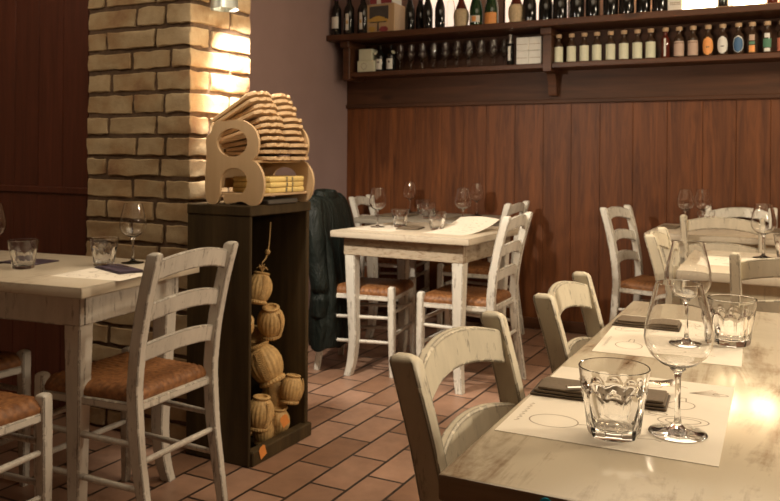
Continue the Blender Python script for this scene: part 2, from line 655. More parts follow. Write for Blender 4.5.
def make_chair(name, label, loc, rz, group, paint, depth=0.37):
    t = thing(name, label, 'chair', loc, rz, group)
    for s in (-1, 1):
        bm = BM()
        rings = []
        for k in range(23):
            z = 0.868 * k / 22
            xx = (post_x(max(0, z - 0.03)) + post_x(z) + post_x(min(0.9, z + 0.03))) / 3
            hx = 0.021 if z > 0.3 else 0.015 + 0.006 * z / 0.3
            hy = 0.0155 if z > 0.3 else 0.013 + 0.0025 * z / 0.3
            yy = s * (0.172 + 0.010 * z / 0.88)
            rings.append(cham(xx, yy, z, hx, hy, 0.003))
        xx = post_x(0.874)
        rings.append(cham(xx - 0.001, s * 0.182, 0.874, 0.018, 0.0125, 0.003))
        rings.append(cham(xx - 0.002, s * 0.182, 0.878, 0.011, 0.007, 0.002))
        loft(bm, rings)
        obj('back_post', bm, paint, t, 35)
    # curved ladder slats
    for zc, hgt, arch in ((0.822, 0.060, 0.026), (0.694, 0.056, 0.024), (0.572, 0.056, 0.022)):
        bm = BM()
        rings = []
        N = 18
        for k in range(N + 1):
            u = -1 + 2 * k / N
            y = 0.172 * u
            q = 1 - u * u
            zz = zc + arch * q - 0.004
            xo = post_x(zc) - 0.030 * q + 0.006
            hh = hgt / 2
            th = 0.0085
            tilt = -0.20
            ring = []
            for dx, dz in ((-th, -hh + 0.003), (-th + 0.003, -hh), (th - 0.003, -hh), (th, -hh + 0.003),
                           (th, hh - 0.003), (th - 0.003, hh), (-th + 0.003, hh), (-th, hh - 0.003)):
                ring.append((xo + dx + tilt * dz, y, zz + dz))
            rings.append(ring)
        loft(bm, rings)
        obj('back_slat', bm, paint, t, 35)
    # front legs
    wf = 0.186
    xf = depth
    for s in (-1, 1):
        bm = BM()
        rings = []
        for k in range(12):
            z = 0.468 * k / 11
            hh = 0.013 + 0.005 * min(1, z / 0.25)
            rings.append(cham(xf + 0.006 * (1 - z / 0.468), s * wf, z, hh, hh, 0.004))
        rings.append(cham(xf, s * wf, 0.474, 0.014, 0.014, 0.005))
        rings.append(cham(xf, s * wf, 0.477, 0.008, 0.008, 0.003))
        loft(bm, rings)
        obj('front_leg', bm, paint, t, 35)
    # woven seat
    bm = BM()
    N = 56
    grid = []
    for i in range(N + 1):
        u = -1 + 2 * i / N          # back .. front
        rowv = []
        for j in range(N + 1):
            v = -1 + 2 * j / N      # right .. left
            hw = 0.168 + (0.196 - 0.168) * (u + 1) / 2
            x = 0.004 + (depth + 0.016 - 0.004) * (u + 1) / 2
            y = v * hw
            m = max(abs(u), abs(v))
            z = 0.468 - 0.030 * m ** 14 - 0.006 * (1 - m)
            along = v if abs(u) > abs(v) else u
            z += 0.0024 * math.sin(along * PI * 17) * min(1, 1.6 * m)
            # corners notch where the leg tops stand
            rowv.append(bm.verts.new((x, y, z)))
        grid.append(rowv)
    for i in range(N):
        for j in range(N):
            bm.faces.new((grid[i][j], grid[i + 1][j], grid[i + 1][j + 1], grid[i][j + 1]))
    rim = [grid[0][j] for j in range(N + 1)] + [grid[i][N] for i in range(1, N + 1)] + \
          [grid[N][j] for j in range(N - 1, -1, -1)] + [grid[i][0] for i in range(N - 1, 0, -1)]
    cx = depth / 2
    low = [bm.verts.new((cx + (v.co.x - cx) * 0.985, v.co.y * 0.985, 0.424)) for v in rim]
    n = len(rim)
    for i in range(n):
        bm.faces.new((rim[i], rim[(i + 1) % n], low[(i + 1) % n], low[i]))
    bm.faces.new(low)
    obj('seat', bm, RUSH, t, 60)
    # rails under the seat
    bm = BM()
    box(bm, xf - 0.010, xf + 0.010, -wf, wf, 0.398, 0.424, 0.003)
    box(bm, -0.008, 0.010, -0.17, 0.17, 0.398, 0.424, 0.003)
    for s in (-1, 1):
        L = math.hypot(xf, wf - 0.172)
        M = Matrix.Translation((xf / 2, s * (wf + 0.172) / 2, 0.411)) @ Matrix.Rotation(s * math.atan2(wf - 0.172, xf), 4, 'Z')
        box(bm, -L / 2, L / 2, -0.009, 0.009, -0.013, 0.013, 0.003, mat=M)
    obj('seat_frame', bm, paint, t, 35)
    # stretchers
    def st(a, b, r=0.0095):
        bm = BM()
        a = Vector(a); b = Vector(b)
        tube(bm, [a, a.lerp(b, 0.15), a.lerp(b, 0.5), a.lerp(b, 0.85), b], [r * 0.85, r, r * 1.08, r, r * 0.85], 10)
        obj('stretcher', bm, paint, t, 60)
    for s in (-1, 1):
        st((post_x(0.30), s * 0.174, 0.30), (xf, s * wf, 0.31))
        st((post_x(0.17), s * 0.174, 0.17), (xf, s * wf, 0.18))
    st((xf, -wf, 0.335), (xf, wf, 0.335))
    st((xf, -wf, 0.215), (xf, wf, 0.215))
    st((post_x(0.25), -0.174, 0.25), (post_x(0.25), 0.174, 0.25))
    return t


GC = 'dining chairs'
ch_w = make_chair('dining_chair', 'white ladder-back chair at the right side of the middle table', (-1.370, 3.885, 0), R(181), GC, WHITE)
ch_c = make_chair('dining_chair', 'nearest cream ladder-back chair at the left edge of the foreground table', (-0.434, 1.222, 0), R(0), GC, CREAM)
ch_g = make_chair('dining_chair', 'greyish white ladder-back chair at the right end of the left table', (-1.765, 1.93, 0), R(182), GC, GREYP)
dup(ch_c, (-0.414, 1.825, 0), R(2), 'second cream chair along the left edge of the foreground table, behind the nearest one')
dup(ch_c, (-0.445, 3.30, 0), R(2), 'cream chair half hidden by the foreground wine glasses, under the far right table corner')
dup(ch_c, (-0.01, 2.745, 0), R(90), 'chair at far right, brown-shaded back rail just beyond the foreground table')
dup(ch_c, (-0.372, 4.39, 0), R(90), 'cream chair pulled up to the front of the far right table')
dup(ch_w, (-0.345, 5.14, 0), R(-90), 'white chair between the far right table and the plank wall')
dup(ch_w, (-0.925, 4.83, 0), R(-10), 'white rush-seated chair standing at the left end of the far right table')
dup(ch_w, (-2.325, 3.865, 0), R(9), 'white rush-seated chair tucked under the middle table with the black jacket over its back')
dup(ch_w, (-1.715, 4.91, 0), R(180), 'white ladder-back chair directly behind the right-hand chair of the middle table')
dup(ch_w, (-2.77, 5.03, 0), R(10), 'white chair in the corner by the mauve wall, left of the second middle table')
dup(ch_g, (-2.098, 1.200, 0), R(94), 'rush-seated chair in front of the left table, seat corner beside the table leg')
dup(ch_g, (-2.60, 1.52, 0), R(92), 'rush-seated chair tucked far under the left table at the edge of the view')

# ------------------------------------------------------------------ tables


def make_table(name, label, loc, rz, w, d, group, topm, paint, edge=None, h=0.77, inset=0.065, th=0.034, apronm=None):
    """origin at the floor under the front right (max X, min Y) corner... local X to the left is negative."""
    t = thing(name, label, 'table', loc, rz, group)
    bm = BM()
    box(bm, -w, 0, 0, d, h - th, h, 0.004, 0, seg=2)
    bm.normal_update()
    if edge:
        for f in bm.faces:
            if abs(f.normal.z) < 0.5:
                f.material_index = 1
    # split the top into boards by tiny jitter of the outline
    obj('tabletop', bm, [topm, edge] if edge else topm, t, 35)
    bm = BM()
    a = inset - 0.012
    z0, z1 = h - th - 0.095, h - th
    box(bm, -w + a, -a, a, a + 0.022, z0, z1, 0.002)
    box(bm, -w + a, -a, d - a - 0.022, d - a, z0, z1, 0.002)
    box(bm, -w + a, -w + a + 0.022, a + 0.022, d - a - 0.022, z0, z1, 0.002)
    box(bm, -a - 0.022, -a, a + 0.022, d - a - 0.022, z0, z1, 0.002)
    obj('apron', bm, apronm or paint, t, 35)
    for sx, sy in ((0, 0), (1, 0), (0, 1), (1, 1)):
        cx = -inset - 0.022 if sx == 0 else -w + inset + 0.022
        cy = inset + 0.022 if sy == 0 else d - inset - 0.022
        ox = 1 if sx == 0 else -1
        oy = -1 if sy == 0 else 1
        bm = BM()
        path = smooth_path([(0.031, 0, z1), (0.031, 0, z0), (0.029, -0.002, 0.52), (0.026, -0.006, 0.34), (0.024, -0.009, 0.20),
                            (0.022, -0.002, 0.08), (0.020, 0.012, 0.0)], 5)
        rings = []
        for p in path:
            rings.append(cham(cx + ox * p.y, cy + oy * p.y, max(0, p.z), p.x, p.x, 0.004))
        loft(bm, rings)
        obj('leg', bm, paint, t, 35)
    return t


tb = make_table('dining_table', 'large worn cream table with dark edges in the right foreground', (0.46, 0.925, 0), R(0.8), 0.865, 1.365, None, TOPW, CREAM, EDGE)
# small blue sticker on the front edge of the foreground table
bm = BM()
lathe(bm, [(0, 0), (0.0085, 0), (0.0085, 0.0015), (0, 0.0015)], 20)
for v in bm.verts:
    v.co = Matrix.Translation((-0.727, 0.0005, 0.7585)) @ Matrix.Rotation(R(90), 4, 'X') @ v.co
st_ = obj('sticker', bm, BLUE, tb)
st_['label'] = 'small bright blue dot on the table edge'
make_table('dining_table', 'white cafe table in the middle, with the jacket chair at its left', (-1.43, 3.575, 0), R(-2), 0.80, 0.74, None, TOPC, WHITE, apronm=BARE)
make_table('dining_table', 'second table with greyer top between the middle table and the plank wall', (-1.76, 4.42, 0), R(0), 0.80, 0.72, None, TOPD, WHITE)
make_table('dining_table', 'white table at far right by the plank wall with the white chairs around it', (0.06, 4.385, 0), R(0.5), 0.82, 0.70, None, TOPC, CREAM)
make_table('dining_table', 'cream table half hidden behind the foreground wine glasses, beyond the brown-shaded chair', (0.38, 2.98, 0), R(0), 0.80, 0.72, None, TOPC, CREAM)
make_table('dining_table', 'greyish white table at left, in front of the brick column', (-1.885, 1.666, 0), R(6.5), 1.15, 0.60, None, TOPC, GREYP)

TZ = 0.77
# ------------------------------------------------------------------ glassware


def wine_glass(label, loc, group):
    t = thing('wine_glass', label, 'wine glass', loc, 0, group)
    bm = BM()
    # base + stem as one closed solid
    prof = [(0, 0.0), (0.039, 0.0), (0.0405, 0.0012), (0.0395, 0.0025), (0.025, 0.0042), (0.012, 0.0075), (0.0058, 0.014), (0.0042, 0.026),
            (0.0038, 0.05), (0.0042, 0.078), (0.0065, 0.088), (0.011, 0.092), (0, 0.0935)]
    lathe(bm, prof, 40)
    obj('stem', bm, GLASS, t, 60)
    bm = BM()
    outer = [(0.0, 0.0935), (0.011, 0.094), (0.026, 0.101), (0.0385, 0.112), (0.0455, 0.125), (0.0475, 0.137), (0.0465, 0.152), (0.0425, 0.172), (0.0370, 0.193), (0.0325, 0.2120), (0.0318, 0.2145), (0.0317, 0.2150)]
    inner = [(max(r - 0.0011, 0), z) for r, z in reversed(outer[2:])]
    inner = [(0.0312, 0.2155)] + inner + [(0.010, 0.0965), (0, 0.0955)]
    lathe(bm, outer + inner, 48)
    obj('bowl', bm, GLASS, t, 28)
    return t


def tumbler(label, loc, group, rz=0):
    bm = BM()
    n = 90
    K = 10
    H = 0.098

    def rad(z):
        return 0.0365 + (0.0495 - 0.0365) * (z / H) ** 0.9

    prof = []
    zs = [0.0, 0.002, 0.006, 0.012, 0.022, 0.034, 0.046, 0.054, 0.060, 0.064, 0.068, 0.072, 0.080, 0.090, 0.0975]
    rows = []
    rows.append([bm.verts.new((0, 0, 0.0015))])
    rows.append([bm.verts.new((0.028 * math.cos(2 * PI * i / n), 0.028 * math.sin(2 * PI * i / n), 0.0)) for i in range(n)])
    for z in zs[1:]:
        row = []
        for i in range(n):
            a = 2 * PI * i / n
            ph = ((a * K / (2 * PI)) % 1.0) - 0.5          # -0.5..0.5 inside one facet
            r = rad(z)
            top = 0.052 + 0.018 * math.sqrt(max(0, 1 - (2 * ph) ** 2))   # arched head of each facet
            da = ph * 2 * PI / K
            flat = r * math.cos(PI / K) / math.cos(da) - 0.0012
            if z < top:
                w = min(1, (top - z) / 0.004)
                r = r + (flat - r) * w
            if z < 0.004:
                r *= 0.97
            row.append(bm.verts.new((r * math.cos(a), r * math.sin(a), z)))
        rows.append(row)
    ri = [(0.0485, 0.0985), (0.0475, 0.0975), (0.0462, 0.085), (0.0445, 0.070), (0.0415, 0.050), (0.0375, 0.028), (0.034, 0.017), (0.026, 0.0125), (0, 0.0115)]
    for r, z in ri:
        if r == 0:
            rows.append([bm.verts.new((0, 0, z))])
        else:
            rows.append([bm.verts.new((r * math.cos(2 * PI * i / n), r * math.sin(2 * PI * i / n), z)) for i in range(n)])
    for a, b in zip(rows[:-1], rows[1:]):
        for i in range(n):
            j = (i + 1) % n
            if len(a) == 1:
                bm.faces.new((a[0], b[j], b[i]))
            elif len(b) == 1:
                bm.faces.new((a[i], a[j], b[0]))
            else:
                bm.faces.new((a[i], a[j], b[j], b[i]))
    o = obj('water_tumbler', bm, GLASS, None, 30, loc)
    o.rotation_euler = (0, 0, rz)
    return tag(o, label, 'glass', group)


GW, GT = 'wine glasses on tables', 'faceted water tumblers on tables'
MT = TZ + 0.0012     # on a paper placemat
wg = wine_glass('nearest wine glass, large, standing on the front placemat of the foreground table', (-0.161, 1.208, MT), GW)
for lab, loc in (
    ('second wine glass on the foreground table, partly hidden behind the nearest one', (-0.222, 1.805, MT)),
    ('wine glass at far right standing on the table beyond the brown-shaded chair', (-0.150, 3.52, TZ)),
    ('wine glass at the front left of the middle table', (-2.105, 3.90, MT)),
    ('wine glass towards the back right of the middle table', (-1.735, 4.24, TZ)),
    ('left wine glass on the second table by the plank wall', (-2.46, 5.03, TZ)),
    ('right wine glass on the second table by the plank wall', (-1.96, 5.03, TZ)),
    ('left of two wine glasses on the far right table', (-0.62, 4.90, TZ)),
    ('right of two wine glasses on the far right table', (-0.535, 4.98, TZ)),
    ('wine glass on the left table in front of the brick column', (-2.165, 2.145, TZ)),
    ('wine glass cut off by the left edge of the view', (-2.58, 1.88, TZ)),
):
    dup(wg, loc, 0, lab)
tu = tumbler('nearest water tumbler beside the large wine glass on the foreground table', (-0.240, 1.155, MT), GT, 0.2)
for i, (lab, loc) in enumerate((
    ('water tumbler on the second placemat of the foreground table, right of the wine glasses', (-0.138, 1.84, MT)),
    ('water tumbler at the far right edge of the view, on the table beyond the chair', (-0.065, 3.50, TZ)),
    ('left water tumbler at the front of the middle table beside the wine glass', (-1.995, 3.96, MT)),
    ('right water tumbler at the front of the middle table beside the paper sheet', (-1.745, 3.90, MT)),
    ('water tumbler at the back left of the second middle table', (-2.335, 4.98, TZ)),
    ('water tumbler at the front of the second middle table', (-2.13, 4.62, TZ)),
    ('water tumbler between the wine glasses of the far right table', (-0.50, 4.82, TZ)),
    ('left water tumbler on the left table by the dark panelling', (-2.375, 1.85, TZ)),
    ('right water tumbler on the left table in front of the bricks', (-2.19, 2.035, TZ)),
)):
    d_ = dup(tu, loc, 0.37 * i, lab)

# ------------------------------------------------------------------ paper placemats with printed drawings, napkins, cutlery


def placemat(label, loc, rz, w, d, seed):
    bm = BM()
    box(bm, -w / 2, w / 2, -d / 2, d / 2, 0, 0.0008)
    rr = random.Random(seed)

    def stroke(pts, wd=0.0020):
        for a, b in zip(pts[:-1], pts[1:]):
            a = Vector((a[0], a[1], 0)); b = Vector((b[0], b[1], 0))
            t = (b - a)
            if t.length < 1e-5:
                continue
            nrm = Vector((-t.y, t.x, 0)).normalized() * wd / 2
            f = bm.faces.new([bm.verts.new((p.x, p.y, 0.00095)) for p in (a - nrm, b - nrm, b + nrm, a + nrm)])
            f.material_index = 1

    def oval(cx, cy, rx, ry, a0=0, a1=2 * PI, rot=0, wd=0.0020):
        pts = []
        for k in range(25):
            a = a0 + (a1 - a0) * k / 24
            px, py = rx * math.cos(a), ry * math.sin(a)
            pts.append((cx + px * math.cos(rot) - py * math.sin(rot), cy + px * math.sin(rot) + py * math.cos(rot)))
        stroke(pts, wd)
    # line drawings: plates, a ladle, a flask, bundles of herbs, a word of script at the left
    s = min(w, d)
    for (ux, uy) in ((-0.28, -0.30), (-0.32, 0.10), (0.28, 0.32), (0.05, 0.38), (-0.02, -0.05), (0.30, -0.08), (0.02, -0.36), (0.26, 0.12), (-0.22, 0.36)):
        cx, cy = ux * w, uy * d
        k = rr.randint(0, 3)
        rot = rr.uniform(-0.6, 0.6)
        r0 = s * rr.uniform(0.08, 0.13)
        if k == 0:
            oval(cx, cy, r0 * 1.3, r0 * 0.75, rot=rot); oval(cx, cy, r0 * 0.9, r0 * 0.45, rot=rot)
        elif k == 1:
            oval(cx, cy, r0, r0 * 0.8, rot=rot); stroke([(cx + r0, cy), (cx + r0 * 2.2, cy + 0.01), (cx + r0 * 2.6, cy + 0.004)], 0.002)
        elif k == 2:
            oval(cx, cy, r0 * 0.8, r0, rot=rot); stroke([(cx - 0.006, cy + r0), (cx - 0.004, cy + r0 * 1.8), (cx + 0.004, cy + r0 * 1.8), (cx + 0.006, cy + r0)])
        else:
            for q in range(6):
                stroke([(cx, cy), (cx + r0 * 1.6 * math.cos(rot + q * 0.16), cy + r0 * 1.6 * math.sin(rot + q * 0.16))], 0.0018)
            oval(cx + r0 * 1.6, cy + 0.01, r0 * 0.4, r0 * 0.2, rot=rot)
    for q in range(7):
        y = -0.36 * d + q * 0.014
        stroke([(-0.46 * w, y), (-0.46 * w + 0.006, y + 0.008), (-0.455 * w, y + 0.010)], 0.0016)
    o = obj('placemat', bm, [PAPER, PRINT], None, 0, loc)
    o.rotation_euler = (0, 0, rz)
    return tag(o, label, 'placemat', 'paper placemats')


placemat('printed paper placemat nearest the viewer on the foreground table', (-0.252, 1.297, TZ), R(1.5), 0.300, 0.395, 1)
placemat('second printed paper placemat further along the foreground table', (-0.257, 1.855, TZ), R(3), 0.280, 0.42, 5)
placemat('white paper placemat lying in the light on the left table', (-2.035, 1.895, TZ), R(8), 0.27, 0.20, 4)
placemat('white paper placemat at the front left of the middle table', (-2.045, 3.89, TZ), R(-2), 0.27, 0.36, 8)
placemat('pale paper placemat on the table beyond the brown-shaded chair', (-0.19, 3.33, TZ), R(0), 0.32, 0.30, 12)


bm = BM()
NU, NV = 14, 20
sheet = [[], []]
for side in (0, 1):
    for i in range(NV + 1):
        v = i / NV
        row = []
        for j in range(NU + 1):
            u = j / NU
            z = 0.0006 + 0.058 * v ** 2.2 + 0.010 * math.sin(PI * u) * v + side * 0.0008
            row.append(bm.verts.new(((u - 0.5) * 0.235 + 0.03 * v, 0.40 * v - 0.02 * v * v, z)))
        sheet[side].append(row)
for side in (0, 1):
    g = sheet[side]
    for i in range(NV):
        for j in range(NU):
            bm.faces.new((g[i][j], g[i][j + 1], g[i + 1][j + 1], g[i + 1][j]))
per = lambda g: [g[0][j] for j in range(NU + 1)] + [g[i][NU] for i in range(1, NV + 1)] + [g[NV][j] for j in range(NU - 1, -1, -1)] + [g[i][0] for i in range(NV - 1, 0, -1)]
pa, pb_ = per(sheet[0]), per(sheet[1])
for i in range(len(pa)):
    bm.faces.new((pa[i], pa[(i + 1) % len(pa)], pb_[(i + 1) % len(pa)], pb_[i]))
o = obj('menu_sheet', bm, PAPER, None, 60, (-1.635, 3.72, TZ))
bm = BM()
for i in range(5, 19, 2):
    v = i / NV
    for a_, b2 in ((-0.36, -0.05 + 0.03 * (i % 4)), (0.02 + 0.03 * (i % 4), 0.30)):
        pts = []
        for u in (a_, b2):
            for dv in (0, 0.012):
                vv = v + dv
                pts.append(((u) * 0.235 + 0.03 * vv, 0.40 * vv - 0.02 * vv * vv, 0.0016 + 0.058 * vv ** 2.2 + 0.010 * math.sin(PI * (u + 0.5)) * vv))
        bm.faces.new([bm.verts.new(p) for p in (pts[0], pts[2], pts[3], pts[1])])
obj('printed_lines', bm, PRINT, o, 0)
o.rotation_euler = (0, 0, R(-4))
tag(o, 'white printed sheet with its far edge curling up at the right of the middle table', 'menu')


def napkin(label, loc, rz, w, d, m, layers=2):
    bm = BM()
    for k in range(layers):
        ins = 0.006 * k
        vs = box(bm, -w / 2 + ins, w / 2 - ins * 0.4, -d / 2 + ins * 0.5, d / 2 - ins, 0.0048 * k, 0.0048 * k + 0.0040, 0.0015, 1 if (k == 0 and layers > 1) else 0, seg=2)
    bmesh.ops.subdivide_edges(bm, edges=[e for e in bm.edges if e.calc_length() > 0.05], cuts=3, use_grid_fill=True)
    for v in bm.verts:
        if v.co.z > 0.004:
            v.co.z += 0.0015 * noise.noise(Vector((v.co.x * 20, v.co.y * 20, loc[0])))
    o = obj('folded_napkin', bm, [m, NAPSHADE], None, 40, loc)
    o.rotation_euler = (0, 0, rz)
    return tag(o, label, 'napkin', 'folded dark napkins')


napkin('dark brown folded napkin nearest the viewer, left of the large tumbler', (-0.300, 1.335, MT), R(4), 0.215, 0.085, NAPK, 3)
napkin('dark brown folded napkin on the second placemat of the foreground table', (-0.330, 1.955, MT), R(3), 0.15, 0.085, NAPK, 3)
napkin('plum folded napkin with cutlery on the left table', (-2.065, 1.985, MT), R(-20), 0.20, 0.09, PURP, 2)
napkin('dark folded napkin at the far left corner of the left table', (-2.50, 1.97, TZ), R(8), 0.17, 0.12, PURP, 1)
napkin('dark brown napkin between the tumblers of the middle table', (-1.905, 3.905, MT), R(10), 0.125, 0.15, NAPK, 2)
napkin('grey folded cloth at the left of the second middle table', (-2.40, 4.72, TZ), R(0), 0.20, 0.26, NAPK, 2)
napkin('dark folded napkin at the right of the second middle table', (-1.90, 4.70, TZ), R(2), 0.22, 0.28, NAPK, 2)
napkin('black folded napkin at the left corner of the far right table', (-0.69, 4.76, TZ), R(0), 0.10, 0.18, NAPK, 2)
napkin('dark napkin on the right of the far right table', (-0.22, 4.85, TZ), R(0), 0.2, 0.22, NAPK, 2)


def spoon(name, label, loc, rz, L=0.19, tilt=0.0, fork=False):
    bm = BM()
    pts = smooth_path([(-L * 0.5, 0, 0.004), (-L * 0.2, 0, 0.003), (L * 0.1, 0, 0.003), (L * 0.26, 0, 0.006), (L * 0.36, 0, 0.003), (L * 0.45, 0, 0.003), (L * 0.5, 0, 0.006)], 5)
    rings = []
    for p in pts:
        u = p.x / L
        if u < 0.24:
            w = 0.0055 - 0.0030 * max(0, (u + 0.5) / 0.74)
        else:
            q = (u - 0.37) / 0.135
            w = 0.0030 + 0.0145 * math.sqrt(max(0, 1 - q * q))
        rings.append([(p.x, -w, p.z), (p.x, -w * 0.6, p.z - 0.001), (p.x, w * 0.6, p.z - 0.001), (p.x, w, p.z), (p.x, w * 0.6, p.z + 0.0012), (p.x, -w * 0.6, p.z + 0.0012)])
    loft(bm, rings)
    o = obj(name, bm, STEEL, None, 60, loc)
    o.rotation_euler = (0, tilt, rz)
    return tag(o, label, 'spoon')


spoon('spoon', 'steel spoon on the dark napkin behind the large tumbler', (-0.270, 1.352, MT + 0.0150), R(38), 0.19)
spoon('spoon', 'steel spoon on the plum napkin of the left table', (-2.09, 1.985, MT + 0.0125), R(170), 0.18)

# ------------------------------------------------------------------ dark cabinet by the column, with straw-covered flasks
cab = thing('display_cabinet', 'dark open-fronted wooden cabinet full of straw flasks beside the brick column', 'cabinet', (-1.995, 2.60, 0))
X0, X1, Y0, Y1, CH = -2.138, -1.832, 2.40, 2.80, 0.975


def cpart(name, *b, m=CABW, bev=0.004):
    bm = BM()
    x0, x1, y0, y1, z0, z1 = b
    box(bm, x0 + 1.995, x1 + 1.995, y0 - 2.60, y1 - 2.60, z0, z1, bev)
    return obj(name, bm, m, cab, 30)


cpart('side_panel', X0, X1, Y0, Y0 + 0.014, 0, CH - 0.04)
cpart('side_panel', X0, X1, Y1 - 0.022, Y1, 0, CH - 0.04)
cpart('back_panel', X0, X0 + 0.02, Y0 + 0.014, Y1 - 0.022, 0, CH - 0.04)
cpart('top_board', X0, X1 + 0.004, Y0 - 0.004, Y1 + 0.004, CH - 0.04, CH)
cpart('bottom_board', X0 + 0.02, X1 - 0.03, Y0 + 0.014, Y1 - 0.022, 0.0, 0.012)
cpart('plinth', X1 - 0.028, X1 + 0.012, Y0 + 0.01, Y1 + 0.01, 0.0, 0.055)


def flask_mesh():
    """straw-wrapped belly with ring foot and a short lip."""
    bm = BM()
    prof = [(0, -0.072), (0.036, -0.072), (0.044, -0.070), (0.047, -0.064), (0.045, -0.057), (0.040, -0.054), (0.048, -0.043), (0.056, -0.022), (0.059, 0.0), (0.056, 0.022), (0.047, 0.042),
            (0.036, 0.055), (0.032, 0.058), (0.036, 0.062), (0.037, 0.067), (0.033, 0.070), (0.024, 0.070), (0.022, 0.060), (0, 0.055)]

    def mod(k, a):
        if 6 <= k <= 11:
            return 1 + 0.022 * math.cos(a * 20)
        if k in (2, 3, 4, 12, 13, 14, 15):
            return 1 + 0.035 * math.cos(a * 26 + k * 0.9)
        return 1
    lathe(bm, prof, 104, mod=mod)
    # plaited band running up the side
    for k in range(16):
        z = -0.05 + k * 0.0066
        r = 0.060 * math.sqrt(max(0.2, 1 - (z / 0.085) ** 2))
        tube(bm, [(0.012 * s2, -r + abs(s2) * 0.001, z + 0.004 * abs(s2)) for s2 in (-1, 0, 1)], 0.0028, 6)
    return bm


fl = obj('straw_flask', flask_mesh(), WICK, None, 50)
fl0 = fl
fl_specs = [
    # y, z, x, scale, rot (x,y,z), label
    (2.614, 0.630, -1.950, 0.90, (-8, 14, 60), 'topmost straw flask, hanging in the dark cabinet'),
    (2.675, 0.487, -1.935, 0.95, (10, -14, 90), 'straw flask just under the topmost one in the dark cabinet'),
    (2.545, 0.482, -1.985, 0.85, (30, 40, 20), 'small straw flask half hidden behind the front board of the cabinet'),
    (2.640, 0.322, -1.935, 1.18, (-6, -24, 30), 'largest straw flask, tilted, in the middle of the cabinet pile'),
    (2.715, 0.395, -2.040, 0.95, (60, -20, 40), 'straw flask lying at the back of the cabinet behind the largest one'),
    (2.735, 0.205, -1.872, 0.82, (8, 6, 120), 'straw flask at the right of the cabinet pile against the upright'),
    (2.735, 0.165, -1.955, 0.92, (-6, -12, 30), 'straw flask behind the orange tag in the cabinet pile'),
    (2.545, 0.158, -1.888, 0.92, (4, 4, 75), 'straw flask with open top at the lower left of the cabinet pile'),
    (2.690, 0.078, -1.905, 0.80, (0, 5, 10), 'straw flask on the cabinet floor right of the orange tag'),
    (2.585, 0.074, -1.905, 0.72, (0, 0, 140), 'straw flask on the cabinet floor at the left'),
    (2.650, 0.085, -2.030, 0.90, (0, 0, 100), 'straw flask on the cabinet floor at the back'),
]
for i, (y, z, x, s, rot, lab) in enumerate(fl_specs):
    o = fl0 if i == 0 else fl0.copy()
    if i:
        COL.objects.link(o)
    o.location = (x, y, z)
    o.scale = (s, s, s)
    o.rotation_euler = tuple(R(a) for a in rot)
    tag(o, lab, 'flask', 'straw flasks in the cabinet')
# twine the topmost flask hangs by, with a knot
bm = BM()
tube(bm, smooth_path([(0.0, 0, 0.055), (0.004, 0.003, 0.085), (-0.006, 0, 0.11), (0.010, 0.004, 0.14), (0.012, 0.0, 0.19), (0.0, 0.0, 0.30)], 5), [0.0035] * 26, 8)
lathe(bm, [(0, 0.150), (0.010, 0.156), (0.013, 0.165), (0.009, 0.175), (0, 0.178)], 12, ox=0.011)
for q in range(7):
    aa = q * 0.9
    tube(bm, [(0, 0, 0.075), (0.016 * math.cos(aa), 0.016 * math.sin(aa), 0.095), (0.026 * math.cos(aa), 0.026 * math.sin(aa), 0.085 + 0.01 * (q % 3))], [0.003, 0.0035, 0.002], 6)
obj('twine', bm, WICK, fl0, 50)


def paper_tag(label, loc, rz, tilt):
    bm = BM()
    prism(bm, [(-0.019, -0.022), (0.019, -0.022), (0.019, 0.016), (0.010, 0.024), (-0.010, 0.024), (-0.019, 0.016)], 0, 0.001)
    o = obj('paper_tag', bm, TAG, None, 30, loc)
    o.rotation_euler = (R(90), tilt, rz)
    return tag(o, label, 'tag', 'orange tags on the cabinet')


paper_tag('orange paper tag hanging from the straw flasks above the plinth', (-1.828, 2.625, 0.112), R(75), R(-28))
paper_tag('orange paper tag stuck on the cabinet plinth', (-1.8185, 2.468, 0.042), R(90), R(-20))

# ------------------------------------------------------------------ letter-B shaped plywood rack on the cabinet, with B-shaped boards
RX, RY, RZ = -1.925, 2.41, CH
rack = thing('b_shaped_rack', 'plywood rack with a letter B cut-out end, standing on the dark cabinet', 'rack', (RX, RY, RZ))


def b_outline(s=1.0):
    """letter B with rounded bowls and a notch at the foot, 0.275 wide x 0.325 tall, centred in x."""
    raw = [(-0.125, 0.010), (-0.105, 0.0), (-0.075, 0.004), (-0.062, 0.030), (-0.060, 0.085), (-0.048, 0.118), (-0.018, 0.138), (0.026, 0.138), (0.056, 0.120), (0.068, 0.088), (0.056, 0.056),
           (0.030, 0.042), (-0.010, 0.044), (-0.034, 0.038), (-0.044, 0.020), (-0.030, 0.004), (0.000, 0.008), (0.045, 0.014), (0.085, 0.000), (0.120, 0.008),
           (0.140, 0.045), (0.145, 0.085), (0.136, 0.125), (0.112, 0.158), (0.090, 0.170), (0.106, 0.184), (0.118, 0.215), (0.116, 0.255), (0.095, 0.292), (0.055, 0.316), (0.010, 0.322),
           (-0.045, 0.318), (-0.080, 0.316), (-0.098, 0.300), (-0.104, 0.278), (-0.124, 0.262), (-0.132, 0.240), (-0.128, 0.200), (-0.132, 0.120), (-0.134, 0.060)]
    pts = smooth_path([(x * s, y * s, 0) for x, y in raw] + [(raw[0][0] * s, raw[0][1] * s, 0)], 4)[:-1]
    return [(p.x, p.y) for p in pts]


def b_hole(s=1.0):
    return [(-0.005 * s + 0.072 * s * math.cos(a), 0.236 * s + 0.054 * s * math.sin(a)) for a in [2 * PI * k / 40 for k in range(40)]]


